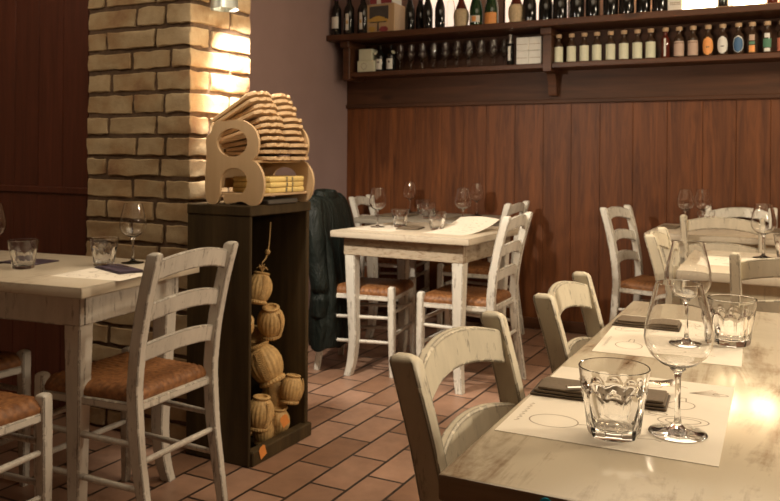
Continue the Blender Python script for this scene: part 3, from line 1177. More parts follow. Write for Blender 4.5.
def b_panel(thick, s=1.0, hole=True, foot=True):
    """extruded along +Y from y=0 to thick, standing in XZ."""
    bm = BM()
    out = b_outline(s)
    loops = [out] + ([b_hole(s)] if hole else [])
    edges = []
    for lp in loops:
        vs = [bm.verts.new((x, 0, z)) for x, z in lp]
        edges += [bm.edges.new((vs[i], vs[(i + 1) % len(vs)])) for i in range(len(vs))]
    bmesh.ops.triangle_fill(bm, use_beauty=True, use_dissolve=False, edges=edges)
    ret = bmesh.ops.extrude_face_region(bm, geom=list(bm.faces))
    for g in ret['geom']:
        if isinstance(g, bmesh.types.BMVert):
            g.co.y += thick
    return bm


RD = 0.345     # rack depth
pf = obj('end_panel', b_panel(0.012), PLY, rack, 40)
pb = obj('end_panel', b_panel(0.012, 1.0, True), PLY, rack, 40, (0, RD - 0.012, 0))
bm = BM(); box(bm, -0.10, 0.085, 0.012, RD - 0.012, 0.160, 0.170, 0.002)
obj('shelf', bm, PLY, rack, 30)
bm = BM(); box(bm, -0.10, 0.118, 0.012, RD - 0.012, 0.034, 0.044, 0.002)
obj('shelf', bm, PLY, rack, 30)
bm = BM(); box(bm, -0.115, -0.105, 0.012, RD - 0.012, 0.06, 0.26, 0.002)
obj('back_rail', bm, PLY, rack, 30)


BT = 0.0138


def wavy_board(seed):
    """board with a two-bowled front edge (letter shaped menus seen edge-on)."""
    bm = BM()
    n = 48
    rr = random.Random(seed)
    L = 0.280
    front = []
    for k in range(n + 1):
        u = k / n
        y = -L / 2 + L * u
        b = 0.207 + 0.022 * abs(math.sin(PI * (u * 2.0))) ** 0.7 - 0.008 * (0.5 + 0.5 * math.cos(u * 38)) * (abs(u - 0.5) > 0.2)
        front.append((b, y))
    poly = [(0, -L / 2 + 0.004)] + front + [(0, L / 2 - 0.004)]
    fs = prism(bm, poly, 0, BT)
    bmesh.ops.bevel(bm, geom=list({e for f in fs[:2] for e in f.edges}), offset=0.002, segments=1, affect='EDGES')
    return bm


bmb = obj('menu_board', wavy_board(1), CARD, None, 30)
ordn = ['lowest', 'second', 'third', 'fourth', 'fifth', 'sixth', 'seventh', 'eighth', 'ninth', 'tenth', 'topmost']
hx, hz, th_ = -0.098, 0.1705, 0.0
for k in range(11):
    o = bmb if k == 0 else bmb.copy()
    if k:
        COL.objects.link(o)
    th_ = R(2.9 * k)
    rk = random.Random(k)
    o.location = (RX + hx + rk.uniform(-0.007, 0.007), RY + 0.205 - 0.003 * k + rk.uniform(-0.012, 0.012), RZ + hz)
    o.rotation_euler = (0, -th_, 0)
    hx -= math.sin(th_) * (BT + 0.0012)
    hz += math.cos(th_) * (BT + 0.0012)
    tag(o, ordn[k] + (' wavy-edged pale board of the stack in the B rack' if k in (0, 10) else ' wavy-edged pale board from the bottom of the stack in the B rack'), 'menu board', 'wavy boards in the rack')
yb = None
for k in range(3):
    if k == 0:
        bm = BM()
        box(bm, -0.09, 0.09, -0.115, 0.115, 0, 0.020, 0.005, seg=2)
        box(bm, 0.0895, 0.092, -0.012, -0.002, 0.001, 0.0195, 0.0008, 1)
        box(bm, 0.0895, 0.092, 0.028, 0.036, 0.001, 0.0195, 0.0008, 1)
        yb = obj('paper_packet', bm, [YELL, INK], None, 40)
        o = yb
    else:
        o = yb.copy(); COL.objects.link(o)
    o.location = (RX + 0.030, RY + 0.19, RZ + 0.0445 + 0.021 * k)
    o.rotation_euler = (0, 0, R((-1.5, 1.0, -0.5)[k]))
    tag(o, ('bottom', 'middle', 'top')[k] + ' of three yellow tied paper packets in the B rack', 'packet', 'yellow packets in the rack')
bm = BM(); box(bm, -0.08, 0.085, -0.10, 0.10, 0, 0.018, 0.004)
o = obj('flat_box', bm, INK, None, 40, (RX + 0.02, RY + 0.185, RZ))
tag(o, 'flat black box under the lower shelf of the B rack', 'box')

# ------------------------------------------------------------------ wall lamp on the brick column
lamp = thing('wall_lamp', 'grey bucket-shaped spot lamp at the top of the brick column', 'lamp', (-2.165, 2.55, 1.80))
bm = BM(); box(bm, -0.016, 0.010, -0.04, 0.04, 0.02, 0.14, 0.006)
obj('wall_plate', bm, LAMPM, lamp)
bm = BM(); tube(bm, smooth_path([(0, 0, 0.10), (0.045, 0, 0.135), (0.077, 0, 0.10), (0.080, 0, 0.07)], 5), 0.006, 10)
obj('arm', bm, LAMPM, lamp, 60)
bm = BM()
lathe(bm, [(0, 0.072), (0.040, 0.072), (0.046, 0.066), (0.056, -0.045), (0.0575, -0.050), (0.0555, -0.050), (0.054, -0.044), (0.043, 0.062), (0, 0.066)], 40, ox=0.080)
obj('lamp_shade', bm, LAMPM, lamp, 50)
bm = BM()
lathe(bm, [(0, 0.050), (0.014, 0.045), (0.020, 0.030), (0.018, 0.012), (0, 0.002)], 20, ox=0.080)
obj('bulb', bm, BULB, lamp, 60)

# ------------------------------------------------------------------ bottle shelves on the back wall
sh = thing('wall_shelf', 'long two-tier dark wooden bottle shelf across the back wall', 'shelf', (-0.4, 5.28, 1.75))
SX, SY, SZ = -0.4, 5.28, 1.75


def spart(name, x0, x1, y0, y1, z0, z1, bev=0.004, m=SHELFW):
    bm = BM()
    box(bm, x0 - SX, x1 - SX, y0 - SY, y1 - SY, z0 - SZ, z1 - SZ, bev)
    return obj(name, bm, m, sh, 30)


spart('upper_board', WALLX + 0.002, 3.18, 4.965, 5.275, 2.000, 2.042)
spart('lower_board', -2.99, 3.18, 5.065, 5.275, 1.742, 1.776)
for ux in (-2.995, -1.492, 0.06, 1.6):
    spart('upright', ux - 0.028, ux + 0.028, 5.045, 5.275, 1.72, 1.999)
    spart('upright_cap', ux - 0.036, ux + 0.036, 5.015, 5.275, 1.955, 1.9995)
for ux in (-1.50, 0.05):
    bm = BM()
    prof = [(5.270, 1.575), (5.215, 1.575), (5.205, 1.60), (5.20, 1.66), (5.17, 1.715), (5.10, 1.741), (5.270, 1.741)]
    poly = [(y - SY, z - SZ) for y, z in prof]
    M = Matrix(((0, 0, 1, ux - 0.028 - SX), (1, 0, 0, 0), (0, 1, 0, 0), (0, 0, 0, 1)))
    prism(bm, poly, 0, 0.056, M=M)
    obj('bracket', bm, SHELFW, sh, 30)

UZ, LZ = 2.0425, 1.7765


def label_patch(bm, r, z0, z1, half, mi, off=0.0007, ang0=-PI / 2, oval=False, n=14):
    """curved paper label on the side of a bottle, facing -Y."""
    rows = []
    rings = 10 if oval else 1
    for k in range(rings + 1):
        t = k / rings
        z = z0 + (z1 - z0) * t
        hw = half * (math.sqrt(max(0.02, 1 - (2 * t - 1) ** 2)) if oval else 1)
        rows.append([(ang0 - hw + 2 * hw * i / n, z) for i in range(n + 1)])
    vo = [[bm.verts.new(((r + off) * math.cos(a), (r + off) * math.sin(a), z)) for a, z in row] for row in rows]
    for a, b in zip(vo[:-1], vo[1:]):
        for i in range(n):
            f = bm.faces.new((a[i], a[i + 1], b[i + 1], b[i]))
            f.material_index = mi


def bottle(name, label, loc, prof, mat, cap_prof, cap_mat, labels, group, cat='bottle', rz=0.0):
    t = thing(name, label, cat, loc, rz, group)
    bm = BM(); lathe(bm, prof, 36)
    body = obj('body', bm, mat, t, 50)
    if cap_prof:
        bm = BM(); lathe(bm, cap_prof, 28)
        obj('cork' if cap_mat is CORK else 'capsule', bm, cap_mat, t, 50)
    for (r, z0, z1, half, m, oval) in labels:
        bm = BM(); label_patch(bm, r, z0, z1, half, 0, oval=oval)
        obj('paper_label', bm, m, body, 60)
    return t


def bordeaux(r=0.0355):
    return [(0, 0.003), (r * 0.6, 0.003), (r * 0.9, 0), (r, 0.006), (r, 0.185), (r * 0.93, 0.20), (r * 0.62, 0.218), (0.0155, 0.232), (0.014, 0.26), (0.0145, 0.295), (0.016, 0.297), (0.016, 0.303), (0, 0.303)]


def bordeaux_cap():
    return [(0.0148, 0.255), (0.0158, 0.256), (0.0160, 0.293), (0.0172, 0.296), (0.0172, 0.305), (0, 0.3055)]


def burgundy(r=0.040):
    return [(0, 0.003), (r * 0.6, 0.003), (r * 0.92, 0), (r, 0.006), (r, 0.130), (r * 0.96, 0.150), (r * 0.78, 0.180), (r * 0.52, 0.208), (0.0165, 0.232), (0.0142, 0.262), (0.0142, 0.290), (0.0165, 0.292), (0.0165, 0.300), (0, 0.300)]


def stout(r=0.047):
    return [(0, 0.003), (r * 0.6, 0.003), (r * 0.93, 0), (r, 0.008), (r, 0.110), (r * 0.97, 0.130), (r * 0.82, 0.165), (r * 0.55, 0.200), (0.0175, 0.228), (0.0145, 0.262), (0.0165, 0.270), (0.0165, 0.290), (0, 0.292)]


# five tall dark bottles at the left end
xs = [(-3.065, 5.02), (-3.012, 5.105), (-2.955, 5.02), (-2.895, 5.105), (-2.838, 5.02)]
labs = ['at the far left end of the upper shelf', 'second from the left end of the upper shelf', 'third from the left end of the upper shelf',
        'fourth from the left end of the upper shelf', 'fifth from the left, next to the picture crate']
bA = bottle('wine_bottle', 'dark bottle with white label ' + labs[0], (xs[0][0], xs[0][1], UZ), bordeaux(), DKBOT, bordeaux_cap(), CAPS, [(0.0355, 0.05, 0.135, 0.95, LABWHITE, False)], 'dark bottles at the left of the upper shelf')
dup(bA, (xs[1][0], xs[1][1], UZ), 0, 'dark wine bottle with white label ' + labs[1])
bB = bottle('wine_bottle', 'dark wine bottle with narrow pale label ' + labs[2], (xs[2][0], xs[2][1], UZ), bordeaux(), DKBOT, bordeaux_cap(), CAPS, [(0.0355, 0.03, 0.15, 0.38, LABWHITE, False), (0.0355, 0.075, 0.10, 0.25, LABGOLD, False)], 'dark bottles at the left of the upper shelf')
dup(bB, (xs[3][0], xs[3][1], UZ), 0.15, 'dark bottle with narrow pale label ' + labs[3])
dup(bB, (xs[4][0], xs[4][1], UZ), -0.1, 'dark wine bottle with narrow pale label ' + labs[4])

# wine crate with a printed landscape and a carton on it
cr = thing('wine_crate', 'pale wooden crate printed with a yellow tree, on the upper shelf', 'crate', (-2.70, 5.10, UZ))
bm = BM()
box(bm, -0.115, 0.115, -0.085, 0.085, 0, 0.205, 0.003)
obj('box', bm, PLY, cr, 30)
bm = BM()
box(bm, -0.085, 0.068, -0.0875, -0.0855, 0.095, 0.190, 0.0, 0)
obj('print', bm, CRATEG, cr, 30)
bm = BM()


def dec(poly, mi, d=-0.0862):
    prism(bm, [(x, y) for x, y in poly], 0, 0.0012, mi, M=Matrix(((1, 0, 0, 0), (0, 0, -1, d), (0, 1, 0, 0), (0, 0, 0, 1))))


def blob(cx, cy, rx, ry, n=14, seed=1, j=0.2):
    q = random.Random(seed)
    return [(cx + rx * math.cos(2 * PI * k / n) * (1 + q.uniform(-j, j)), cy + ry * math.sin(2 * PI * k / n) * (1 + q.uniform(-j, j))) for k in range(n)]


dec(blob(-0.012, 0.088, 0.082, 0.022, 18, 4), 0, -0.0875)
dec(blob(-0.014, 0.104, 0.045, 0.014, 14, 6), 0, -0.0880)
dec([(-0.020, 0.010), (-0.006, 0.010), (-0.008, 0.078), (-0.018, 0.078)], 1, -0.0884)
dec([(-0.075, 0.072), (0.050, 0.072), (0.060, 0.080), (-0.085, 0.080)], 1, -0.0886)
dec(blob(-0.062, 0.028, 0.030, 0.020, 12, 8), 2, -0.0874)
dec(blob(0.032, 0.024, 0.036, 0.022, 12, 9), 3, -0.0874)
obj('picture', bm, [LABGOLD, INK, LABGOLD, PEPPER], cr, 30)
c2 = thing('carton', 'red and white carton lying on top of the picture crate', 'carton', (-2.70, 5.10, UZ + 0.206))
bm = BM(); box(bm, -0.095, 0.095, -0.07, 0.07, 0, 0.09, 0.003)
obj('box', bm, LABWHITE, c2, 30)
bm = BM(); box(bm, -0.09, -0.035, -0.0715, -0.0702, 0.004, 0.086); box(bm, 0.0, 0.085, -0.0715, -0.0702, 0.004, 0.086)
obj('print', bm, PEPPER, c2, 30)

# backlit opal panels on the wall behind the bottles
for k, (a, b_, lab) in enumerate(((-2.50, -2.08, 'left glowing opal panel on the wall behind the upper shelf bottles'),
                                  (-1.86, -1.42, 'right glowing opal panel on the wall behind the straw flask and round bottles'))):
    t = thing('light_panel', lab, 'lamp', ((a + b_) / 2, YB - 0.002, UZ + 0.20), 0, 'glowing panels above the shelf')
    bm = BM(); w = (b_ - a) / 2
    box(bm, -w, w, -0.012, -0.002, -0.185, 0.22, 0.003)
    obj('diffuser', bm, OPAL, t, 30)
    bm = BM()
    box(bm, -w - 0.012, -w, -0.018, 0.0, -0.195, 0.23, 0.002); box(bm, w, w + 0.012, -0.018, 0.0, -0.195, 0.23, 0.002)
    box(bm, -w, w, -0.018, 0.0, -0.197, -0.185, 0.002); box(bm, -w, w, -0.018, 0.0, 0.22, 0.232, 0.002)
    obj('frame', bm, SHELFW, t, 30)

# slender burgundy bottles, green bottles, fiaschi, stout bottles
wb = None
for k, (px, py, cap, lab) in enumerate(((-2.495, 5.08, CAPS, 'first slender dark bottle right of the picture crate'), (-2.435, 5.13, CAPS, 'second slender dark bottle right of the picture crate'),
                                        (-2.355, 5.08, CAPS, 'third slender dark bottle right of the picture crate'), (-2.262, 5.08, DKBOT, 'fourth slender dark bottle, before the glowing panel'))):
    if k == 0:
        wb = bottle('wine_bottle', lab, (px, py, UZ), burgundy(0.036), DKBOT, [(0.0148, 0.215), (0.0182, 0.226), (0.0160, 0.262), (0.0158, 0.292), (0.0175, 0.294), (0.0175, 0.302), (0, 0.302)], CAPS, [], 'slender dark bottles on the upper shelf')
    else:
        dup(wb, (px, py, UZ), 0, lab)
bm = BM()
lathe(bm, [(0, 0.003), (0.026, 0), (0.028, 0.006), (0.028, 0.17), (0.02, 0.20), (0.0125, 0.22), (0.0125, 0.285), (0.015, 0.287), (0.015, 0.295), (0, 0.295)], 32)
o = obj('clear_bottle', bm, GLASS, None, 50, (-2.198, 5.12, UZ))
tag(o, 'narrow clear glass bottle beside the left straw flask on the upper shelf', 'bottle')


def fiasco(label, loc):
    t = thing('straw_wine_flask', label, 'bottle', loc, 0, 'straw wine flasks on the upper shelf')
    bm = BM()

    def mod(k, a):
        return 1 + 0.02 * math.cos(a * 24)
    lathe(bm, [(0, 0.0), (0.042, 0.0), (0.047, 0.006), (0.047, 0.018), (0.044, 0.024), (0.050, 0.05), (0.053, 0.08), (0.050, 0.108), (0.042, 0.128), (0.032, 0.136), (0, 0.134)], 96, mod=mod)
    obj('straw_cover', bm, WICKP, t, 50)
    bm = BM()
    lathe(bm, [(0, 0.130), (0.040, 0.130), (0.034, 0.150), (0.024, 0.175), (0.0165, 0.20), (0.014, 0.25), (0.0155, 0.26), (0.0155, 0.27), (0, 0.27)], 32)
    obj('glass_shoulder', bm, AMBER, t, 50)
    bm = BM()
    lathe(bm, [(0.0152, 0.225), (0.0170, 0.226), (0.0170, 0.272), (0, 0.273)], 28)
    obj('capsule', bm, REDCAP, t, 50)
    return t


fi = fiasco('left straw-covered wine flask on the upper shelf', (-2.105, 5.085, UZ))
dup(fi, (-1.712, 5.085, UZ), 0, 'right straw-covered wine flask on the upper shelf')
bottle('wine_bottle', 'dark green bottle with grey and orange label, right of the left straw flask', (-1.995, 5.085, UZ), stout(0.046), GRBOT, [(0.0150, 0.22), (0.0185, 0.224), (0.0172, 0.270), (0.0180, 0.294), (0, 0.295)], DKBOT,
       [(0.046, 0.03, 0.075, 0.9, LABWHITE, False), (0.0465, 0.035, 0.07, 0.3, LABORA, False)], 'green sparkling bottles')
bottle('wine_bottle', 'green bottle with bright orange label on the upper shelf', (-1.885, 5.085, UZ), stout(0.046), GRBOT, [(0.0150, 0.22), (0.0185, 0.224), (0.0172, 0.270), (0.0180, 0.294), (0, 0.295)], LABGOLD,
       [(0.046, 0.012, 0.088, 1.1, LABORA, False)], 'green sparkling bottles')
ORD = ['first', 'second', 'third', 'fourth', 'fifth', 'sixth', 'seventh', 'eighth', 'ninth', 'tenth']
sb = None
for k, px in enumerate((-1.622, -1.522, -1.418, -1.308, -1.213, -1.095, -0.998, -0.900, -0.80)):
    lab = ORD[k] + ' from the left in the row of stout dark bottles on the upper shelf'
    if k == 0:
        sb = bottle('stout_bottle', lab, (px, 5.085, UZ), stout(0.046), DKBOT, [(0.0150, 0.22), (0.0188, 0.224), (0.0172, 0.270), (0.0180, 0.294), (0, 0.295)], CAPS, [], 'stout dark bottles on the upper shelf')
    else:
        dup(sb, (px, 5.085 + (0.03 if k % 3 == 1 else 0), UZ), 0.4 * k, lab)
bm = BM()
box(bm, -0.042, 0.042, -0.045, 0.045, 0, 0.21, 0.002, 0)
box(bm, -0.03, 0.03, -0.0462, -0.0452, 0.085, 0.16, 0, 1)
box(bm, -0.03, 0.03, -0.0462, -0.0452, 0.055, 0.060, 0, 2)
box(bm, -0.03, 0.03, -0.0462, -0.0452, 0.045, 0.049, 0, 2)
o = obj('carton', bm, [LABWHITE, LABGOLD, PRINT], None, 30, (-0.708, 5.10, UZ))
tag(o, 'white carton with gold print beside the glowing lamp on the upper shelf', 'carton')


def lantern(label, loc, w):
    t = thing('shelf_lamp', label, 'lamp', loc, 0, 'glowing lamps on the upper shelf')
    bm = BM()
    box(bm, -w, w, -0.045, 0.045, 0.012, 0.42, 0.012, seg=2)
    obj('lamp_shade', bm, LANT, t, 40)
    bm = BM(); box(bm, -w - 0.006, w + 0.006, -0.05, 0.05, 0, 0.012, 0.003)
    obj('base', bm, SHELFW, t, 30)
    return t


lantern('left glowing square lamp on the upper shelf, right of the white carton', (-0.575, 5.12, UZ), 0.085)
lantern('right glowing square lamp near the end of the upper shelf', (-0.305, 5.12, UZ), 0.082)
bottle('wine_bottle', 'dark bottle between the two glowing lamps on the upper shelf', (-0.441, 5.07, UZ), bordeaux(0.033), DKBOT, bordeaux_cap(), CAPS, [], None)
bottle('spirit_bottle', 'clear dark-red bottle right of the glowing lamps on the upper shelf', (-0.182, 5.07, UZ), bordeaux(0.030), AMBER, bordeaux_cap(), LABGOLD, [], None)
bottle('spirit_bottle', 'yellow bottle at the right edge of the view on the upper shelf', (-0.112, 5.07, UZ), bordeaux(0.030), LABGOLD, bordeaux_cap(), CAPS, [], None)

# ---- lower shelf, left bay
bm = BM(); box(bm, -0.072, 0.072, -0.05, 0.05, 0, 0.082, 0.003)
for k in range(24):
    a = 2 * PI * k / 24
    c, s = math.cos(a), math.sin(a)
    a2 = 2 * PI * (k + 1) / 24
    f = bm.faces.new([bm.verts.new(p) for p in ((-0.015 + 0.021 * c, -0.0508, 0.042 + 0.021 * s), (-0.015 + 0.021 * math.cos(a2), -0.0508, 0.042 + 0.021 * math.sin(a2)),
                                               (-0.015 + 0.024 * math.cos(a2), -0.0508, 0.042 + 0.024 * math.sin(a2)), (-0.015 + 0.024 * c, -0.0508, 0.042 + 0.024 * s))])
    f.material_index = 1
o = obj('small_box', bm, [LABW, PRINT], None, 30, (-2.855, 5.14, LZ))
tag(o, 'larger cream box with a round mark at the left end of the lower shelf', 'box', 'cream boxes on the lower shelf')
bm = BM(); box(bm, -0.055, 0.055, -0.045, 0.045, 0, 0.085, 0.003)
o = obj('small_box', bm, LABW, None, 30, (-2.862, 5.14, LZ + 0.083))
tag(o, 'smaller cream box on top of the box at the left end of the lower shelf', 'box', 'cream boxes on the lower shelf')


def oil_bottle(label, loc, side):
    t = bottle('oil_bottle', label, loc, [(0, 0.002), (0.033, 0), (0.035, 0.005), (0.035, 0.115), (0.030, 0.132), (0.014, 0.148), (0.011, 0.16), (0.011, 0.185), (0, 0.185)], DKBOT,
               [(0.0112, 0.172), (0.0135, 0.173), (0.0135, 0.192), (0, 0.192)], DKBOT, [(0.035, 0.015, 0.09, 0.75, LABWHITE, False), (0.0354, 0.06, 0.075, 0.2, INK, False)], 'oil bottles on the lower shelf')
    bm = BM()
    pts = blob(0.0, 0.0, 0.017, 0.011, 12, 3, 0.1)
    M = Matrix.Translation((side * 0.028, -0.022, 0.135)) @ Matrix.Rotation(R(side * 35), 4, 'Y') @ Matrix.Rotation(R(90), 4, 'X')
    prism(bm, pts, -0.001, 0.001, M=M)
    obj('neck_tag', bm, LABW, t, 40)
    return t


oil_bottle('left dark bottle with white label and neck tag on the lower shelf', (-2.755, 5.13, LZ), -1)
oil_bottle('right dark bottle with white label and neck tag on the lower shelf', (-2.668, 5.13, LZ), 1)


def flute_mesh():
    bm = BM()
    outer = [(0, 0.0), (0.026, 0.0), (0.027, 0.0015), (0.014, 0.004), (0.005, 0.010), (0.0038, 0.03), (0.004, 0.062), (0.009, 0.072), (0.021, 0.084), (0.028, 0.102), (0.030, 0.125), (0.028, 0.155), (0.0257, 0.1800), (0.0255, 0.182)]
    inner = [(0.0248, 0.1822), (0.0248, 0.180), (0.0272, 0.155), (0.0291, 0.125), (0.0270, 0.103), (0.0200, 0.0865), (0.008, 0.0755), (0, 0.0735)]
    lathe(bm, outer + inner, 28)
    return bm


fg0 = obj('stemmed_glass', flute_mesh(), GLASS, None, 28)
n_front = n_back = 0
OX = ['first', 'second', 'third', 'fourth', 'fifth', 'sixth', 'seventh', 'eighth', 'ninth']
for k in range(18):
    px = -2.585 + 0.0443 * k
    front = k % 2 == 0
    o = fg0 if k == 0 else fg0.copy()
    if k:
        COL.objects.link(o)
    o.location = (px, 5.115 if front else 5.195, LZ)
    i = k // 2
    tag(o, OX[i] + ' from the left in the ' + ('front' if front else 'back') + ' row of stemmed glasses on the lower shelf', 'glass', 'stemmed glasses on the lower shelf')

bottle('spirit_bottle', 'slim bottle with silver neck right of the row of stemmed glasses', (-1.762, 5.115, LZ), [(0, 0.002), (0.022, 0), (0.024, 0.005), (0.024, 0.13), (0.019, 0.15), (0.013, 0.162), (0.013, 0.19), (0, 0.19)], DKBOT,
       [(0.0135, 0.135), (0.0205, 0.147), (0.0148, 0.164), (0.0148, 0.205), (0, 0.206)], SILV, [(0.024, 0.03, 0.125, 0.35, LABWHITE, False)], None)
bx = None
for k, (dx, dz, lab) in enumerate(((0, 0, 'lower left'), (1, 0, 'lower right'), (0, 1, 'upper left'), (1, 1, 'upper right'))):
    if k == 0:
        bm = BM(); box(bm, -0.042, 0.042, -0.045, 0.045, 0, 0.088, 0.003)
        box(bm, -0.036, 0.036, -0.0455, -0.0448, 0.040, 0.043, 0, 1)
        bx = obj('white_box', bm, [LABWHITE, PRINT], None, 30)
        o = bx
    else:
        o = bx.copy(); COL.objects.link(o)
    o.location = (-1.665 + 0.0855 * dx, 5.12, LZ + 0.0895 * dz)
    tag(o, lab + ' of the four white boxes stacked on the lower shelf beside the upright', 'box', 'four white boxes')

# ---- lower shelf, right bay: small flat-shouldered bottles with corks
LIQ = [(0, 0.002), (0.027, 0), (0.0295, 0.004), (0.0295, 0.108), (0.027, 0.120), (0.016, 0.132), (0.0125, 0.140), (0.0125, 0.158), (0.0145, 0.159), (0.0145, 0.163), (0, 0.163)]
CK = [(0, 0.160), (0.0115, 0.1605), (0.0185, 0.166), (0.0195, 0.183), (0.0180, 0.187), (0, 0.1875)]
xs = (-1.435, -1.351, -1.268, -1.188, -1.102, -1.020, -0.938, -0.858)
GL = 'cream-labelled bottles on the lower shelf'
lb = None
for k, px in enumerate(xs):
    lab = ORD[k] + ' from the left of the small corked bottles with cream labels on the lower shelf'
    if k == 0:
        lb = bottle('liqueur_bottle', lab, (px, 5.125, LZ), LIQ, BOTG, CK, CORK, [(0.0295, 0.006, 0.104, 1.35, LABW, False)], GL)
    else:
        dup(lb, (px, 5.125, LZ), 0, lab)
bottle('liqueur_bottle', 'slim dark red bottle with pale cork after the cream-labelled bottles', (-0.771, 5.125, LZ), [(r * 0.86 if z < 0.13 else r, z) for r, z in LIQ], AMBER, CK, CORK, [(0.0255, 0.01, 0.12, 0.22, LABWHITE, False)], None)
b1 = bottle('liqueur_bottle', 'left of two corked bottles with pinkish labels on the lower shelf', (-0.692, 5.125, LZ), LIQ, BOTG, CK, CORK, [(0.0295, 0.008, 0.085, 1.35, LABPINK, False), (0.0297, 0.088, 0.098, 1.2, LABPINK, False)], 'pink-labelled bottles')
dup(b1, (-0.612, 5.125, LZ), 0, 'right of two corked bottles with pinkish labels on the lower shelf')
bottle('liqueur_bottle', 'corked bottle with orange oval label on the lower shelf', (-0.527, 5.125, LZ), LIQ, BOTG, CK, CORK, [(0.0295, 0.006, 0.112, 1.25, LABORA, True), (0.0302, 0.05, 0.056, 0.3, INK, False)], 'oval-labelled bottles')
bottle('liqueur_bottle', 'corked bottle with white oval label on the lower shelf', (-0.446, 5.125, LZ), LIQ, BOTG, CK, CORK, [(0.0295, 0.010, 0.112, 1.15, LABWHITE, True), (0.0302, 0.05, 0.056, 0.3, INK, False)], 'oval-labelled bottles')
bottle('liqueur_bottle', 'corked bottle with blue oval label on the lower shelf', (-0.360, 5.125, LZ), LIQ, BOTG, CK, CORK, [(0.0295, 0.012, 0.110, 1.2, LABWHITE, True), (0.0300, 0.014, 0.104, 1.0, LABBLUE, True)], 'oval-labelled bottles')
bottle('liqueur_bottle', 'corked bottle with narrow orange striped label on the lower shelf', (-0.286, 5.125, LZ), LIQ, BOTG, CK, CORK, [(0.0295, 0.01, 0.05, 0.55, LABORA, False), (0.0295, 0.055, 0.072, 0.55, LABGRN, False), (0.0295, 0.078, 0.112, 0.5, LABPINK, False)], 'stripe-labelled bottles')
bottle('liqueur_bottle', 'corked bottle with narrow green label on the lower shelf', (-0.206, 5.125, LZ), LIQ, BOTG, CK, CORK, [(0.0295, 0.01, 0.03, 0.55, LABWHITE, False), (0.0295, 0.033, 0.085, 0.8, LABGRN, False), (0.0295, 0.09, 0.115, 0.5, LABWHITE, False)], 'stripe-labelled bottles')
bottle('liqueur_bottle', 'bottle with red label cut off at the right edge of the view', (-0.126, 5.125, LZ), LIQ, BOTG, CK, CORK, [(0.0295, 0.01, 0.085, 1.2, LABRED, False)], None)

# ------------------------------------------------------------------ black jacket over the chair by the cabinet
jk = thing('jacket', 'black leather jacket hung over the chair back left of the middle table', 'jacket', (-2.325, 3.86, 0), R(9))


def jacket_shell():
    bm = BM()
    N = 72
    rings = []
    levels = [(0.945, 0.030, 0.115), (0.935, 0.048, 0.160), (0.915, 0.060, 0.195), (0.885, 0.068, 0.215), (0.83, 0.074, 0.226), (0.74, 0.078, 0.232), (0.62, 0.080, 0.236), (0.50, 0.082, 0.240),
              (0.38, 0.086, 0.246), (0.26, 0.090, 0.252), (0.17, 0.092, 0.254), (0.125, 0.092, 0.252)]
    for i, (z, hx, hy) in enumerate(levels):
        ring = []
        for k in range(N):
            a = 2 * PI * k / N
            c, s = math.cos(a), math.sin(a)
            ex = 0.75
            x = hx * math.copysign(abs(c) ** ex, c)
            y = hy * math.copysign(abs(s) ** ex, s)
            amp = 0.011 * min(1, (0.95 - z) / 0.35)
            w = 1 + amp / 0.08 * (0.55 * math.sin(7 * a + 2.2 * z) + 0.45 * math.sin(12 * a - 5 * z + 1))
            nx = noise.noise(Vector((x * 9, y * 9, z * 5))) * 0.012
            lean = -0.02 - 0.16 * max(0, z - 0.46)
            ring.append((x * w + nx + lean, y * (1 + 0.25 * (w - 1)) + nx * 0.5, z + 0.008 * math.sin(5 * a) * (z < 0.2)))
        rings.append(ring)
    vr = loft(bm, rings, False)
    f = bm.faces.new(vr[0])
    bmesh.ops.poke(bm, faces=[f])
    return bm


o = obj('body', jacket_shell(), JACK, jk, 70)
md = o.modifiers.new('thick', 'SOLIDIFY'); md.thickness = 0.006; md.offset = 0
md = o.modifiers.new('sub', 'SUBSURF'); md.levels = 1; md.render_levels = 2
for s, (x, zend) in ((-1, (0.035, 0.30)), (1, (0.045, 0.34))):
    bm = BM()
    pts = smooth_path([(-0.09, s * 0.150, 0.915), (-0.075, s * 0.200, 0.865), (-0.055, s * 0.222, 0.74), (x - 0.07, s * 0.228, 0.58), (x - 0.05, s * 0.232, 0.44), (x - 0.06, s * 0.224, zend)], 6)
    nn = len(pts)
    rr = [0.046 + 0.018 * min(1, 2.5 * k / nn) - 0.018 * (k / nn) for k in range(nn)]
    tube(bm, pts, rr, 20)
    o = obj('sleeve', bm, JACK, jk, 70)
    md = o.modifiers.new('sub', 'SUBSURF'); md.levels = 1; md.render_levels = 2
bm = BM()
rings = []
for z, hx, hy in ((0.925, 0.055, 0.13), (0.955, 0.052, 0.118), (0.968, 0.046, 0.108), (0.962, 0.034, 0.096), (0.935, 0.030, 0.09)):
    rings.append([(hx * math.cos(2 * PI * k / 40) - 0.085, hy * math.sin(2 * PI * k / 40), z + 0.008 * math.cos(2 * PI * k / 40 + PI)) for k in range(40)])
loft(bm, rings, False)
o = obj('collar', bm, JACK, jk, 70)
md = o.modifiers.new('thick', 'SOLIDIFY'); md.thickness = 0.005

# ------------------------------------------------------------------ lights


def light(name, kind, loc, power, col, size=0.1, target=None, **kw):
    d = bpy.data.lights.new(name, kind)
    d.energy = power
    d.color = col
    if kind in ('POINT', 'SPOT'):
        d.shadow_soft_size = size
    if kind == 'AREA':
        d.shape = 'DISK'
        d.size = size
    for k, v in kw.items():
        setattr(d, k, v)
    o = bpy.data.objects.new(name, d)
    COL.objects.link(o)
    o.location = loc
    if target:
        o.rotation_euler = (Vector(target) - Vector(loc)).to_track_quat('-Z', 'Y').to_euler()
    return o


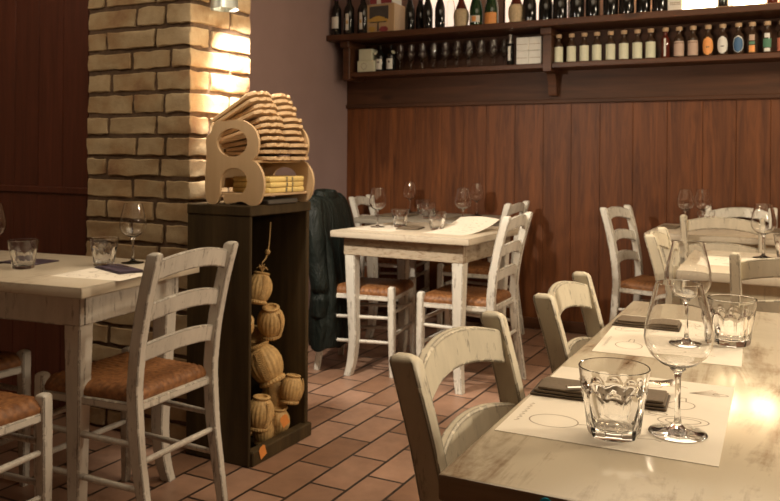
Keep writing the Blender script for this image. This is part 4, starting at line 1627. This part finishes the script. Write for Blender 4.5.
WARM = (1.0, 0.82, 0.58)
NEUT = (1.0, 0.87, 0.70)
light('ceiling_spot_middle', 'SPOT', (-1.5, 1.5, 2.75), 45, NEUT, 0.07, (-1.85, 3.9, 0.6), spot_size=R(46), spot_blend=0.6)
light('pendant_right', 'POINT', (0.95, 2.1, 1.52), 37, WARM, 0.09)
light('pendant_far_right', 'POINT', (0.95, 3.8, 2.2), 30, WARM, 0.10)
light('ceiling_spot_left', 'SPOT', (-1.7, 1.0, 2.75), 34, NEUT, 0.05, (-2.02, 1.92, 0.75), spot_size=R(14), spot_blend=0.8)
light('column_lamp_bulb', 'SPOT', (-2.05, 2.56, 1.742), 60, NEUT, 0.04, (-1.62, 3.60, 0.55), spot_size=R(124), spot_blend=0.5)
light('ambient_fill', 'AREA', (-0.6, 2.4, 2.8), 20, WARM, 2.5, (-0.6, 2.4, 0))  # added fill for the general ambient level, not a fixture

light('left_fill', 'POINT', (-3.1, 1.2, 2.5), 13, WARM, 0.12)  # added fill that lifts the left panelling, brick front and left table

w = bpy.data.worlds.new('world')
sc.world = w
w.use_nodes = True
w.node_tree.nodes['Background'].inputs[0].default_value = (1.0, 0.8, 0.6, 1)
w.node_tree.nodes['Background'].inputs[1].default_value = 0.05

# ------------------------------------------------------------------ camera
cd = bpy.data.cameras.new('camera')
cd.sensor_width = 36.0
cd.lens = 800.0 / 780.0 * 36.0
cd.shift_y = -(250.5 - 156.0) / 780.0
cd.clip_start = 0.05
cd.dof.use_dof = True
cd.dof.focus_distance = 1.25
cd.dof.aperture_fstop = 15.0
cam = bpy.data.objects.new('camera', cd)
COL.objects.link(cam)
cam.matrix_world = Matrix.Translation((0, 0, 1.165)) @ Matrix.Rotation(R(27.5), 4, 'Z') @ Matrix.Rotation(R(90), 4, 'X') @ Matrix.Rotation(R(0.45), 4, 'Z')
sc.camera = cam

sc.view_settings.view_transform = 'Standard'
sc.view_settings.look = 'None'
sc.view_settings.exposure = 1.0
sc.view_settings.gamma = 1.0
sc.view_settings.use_curve_mapping = False
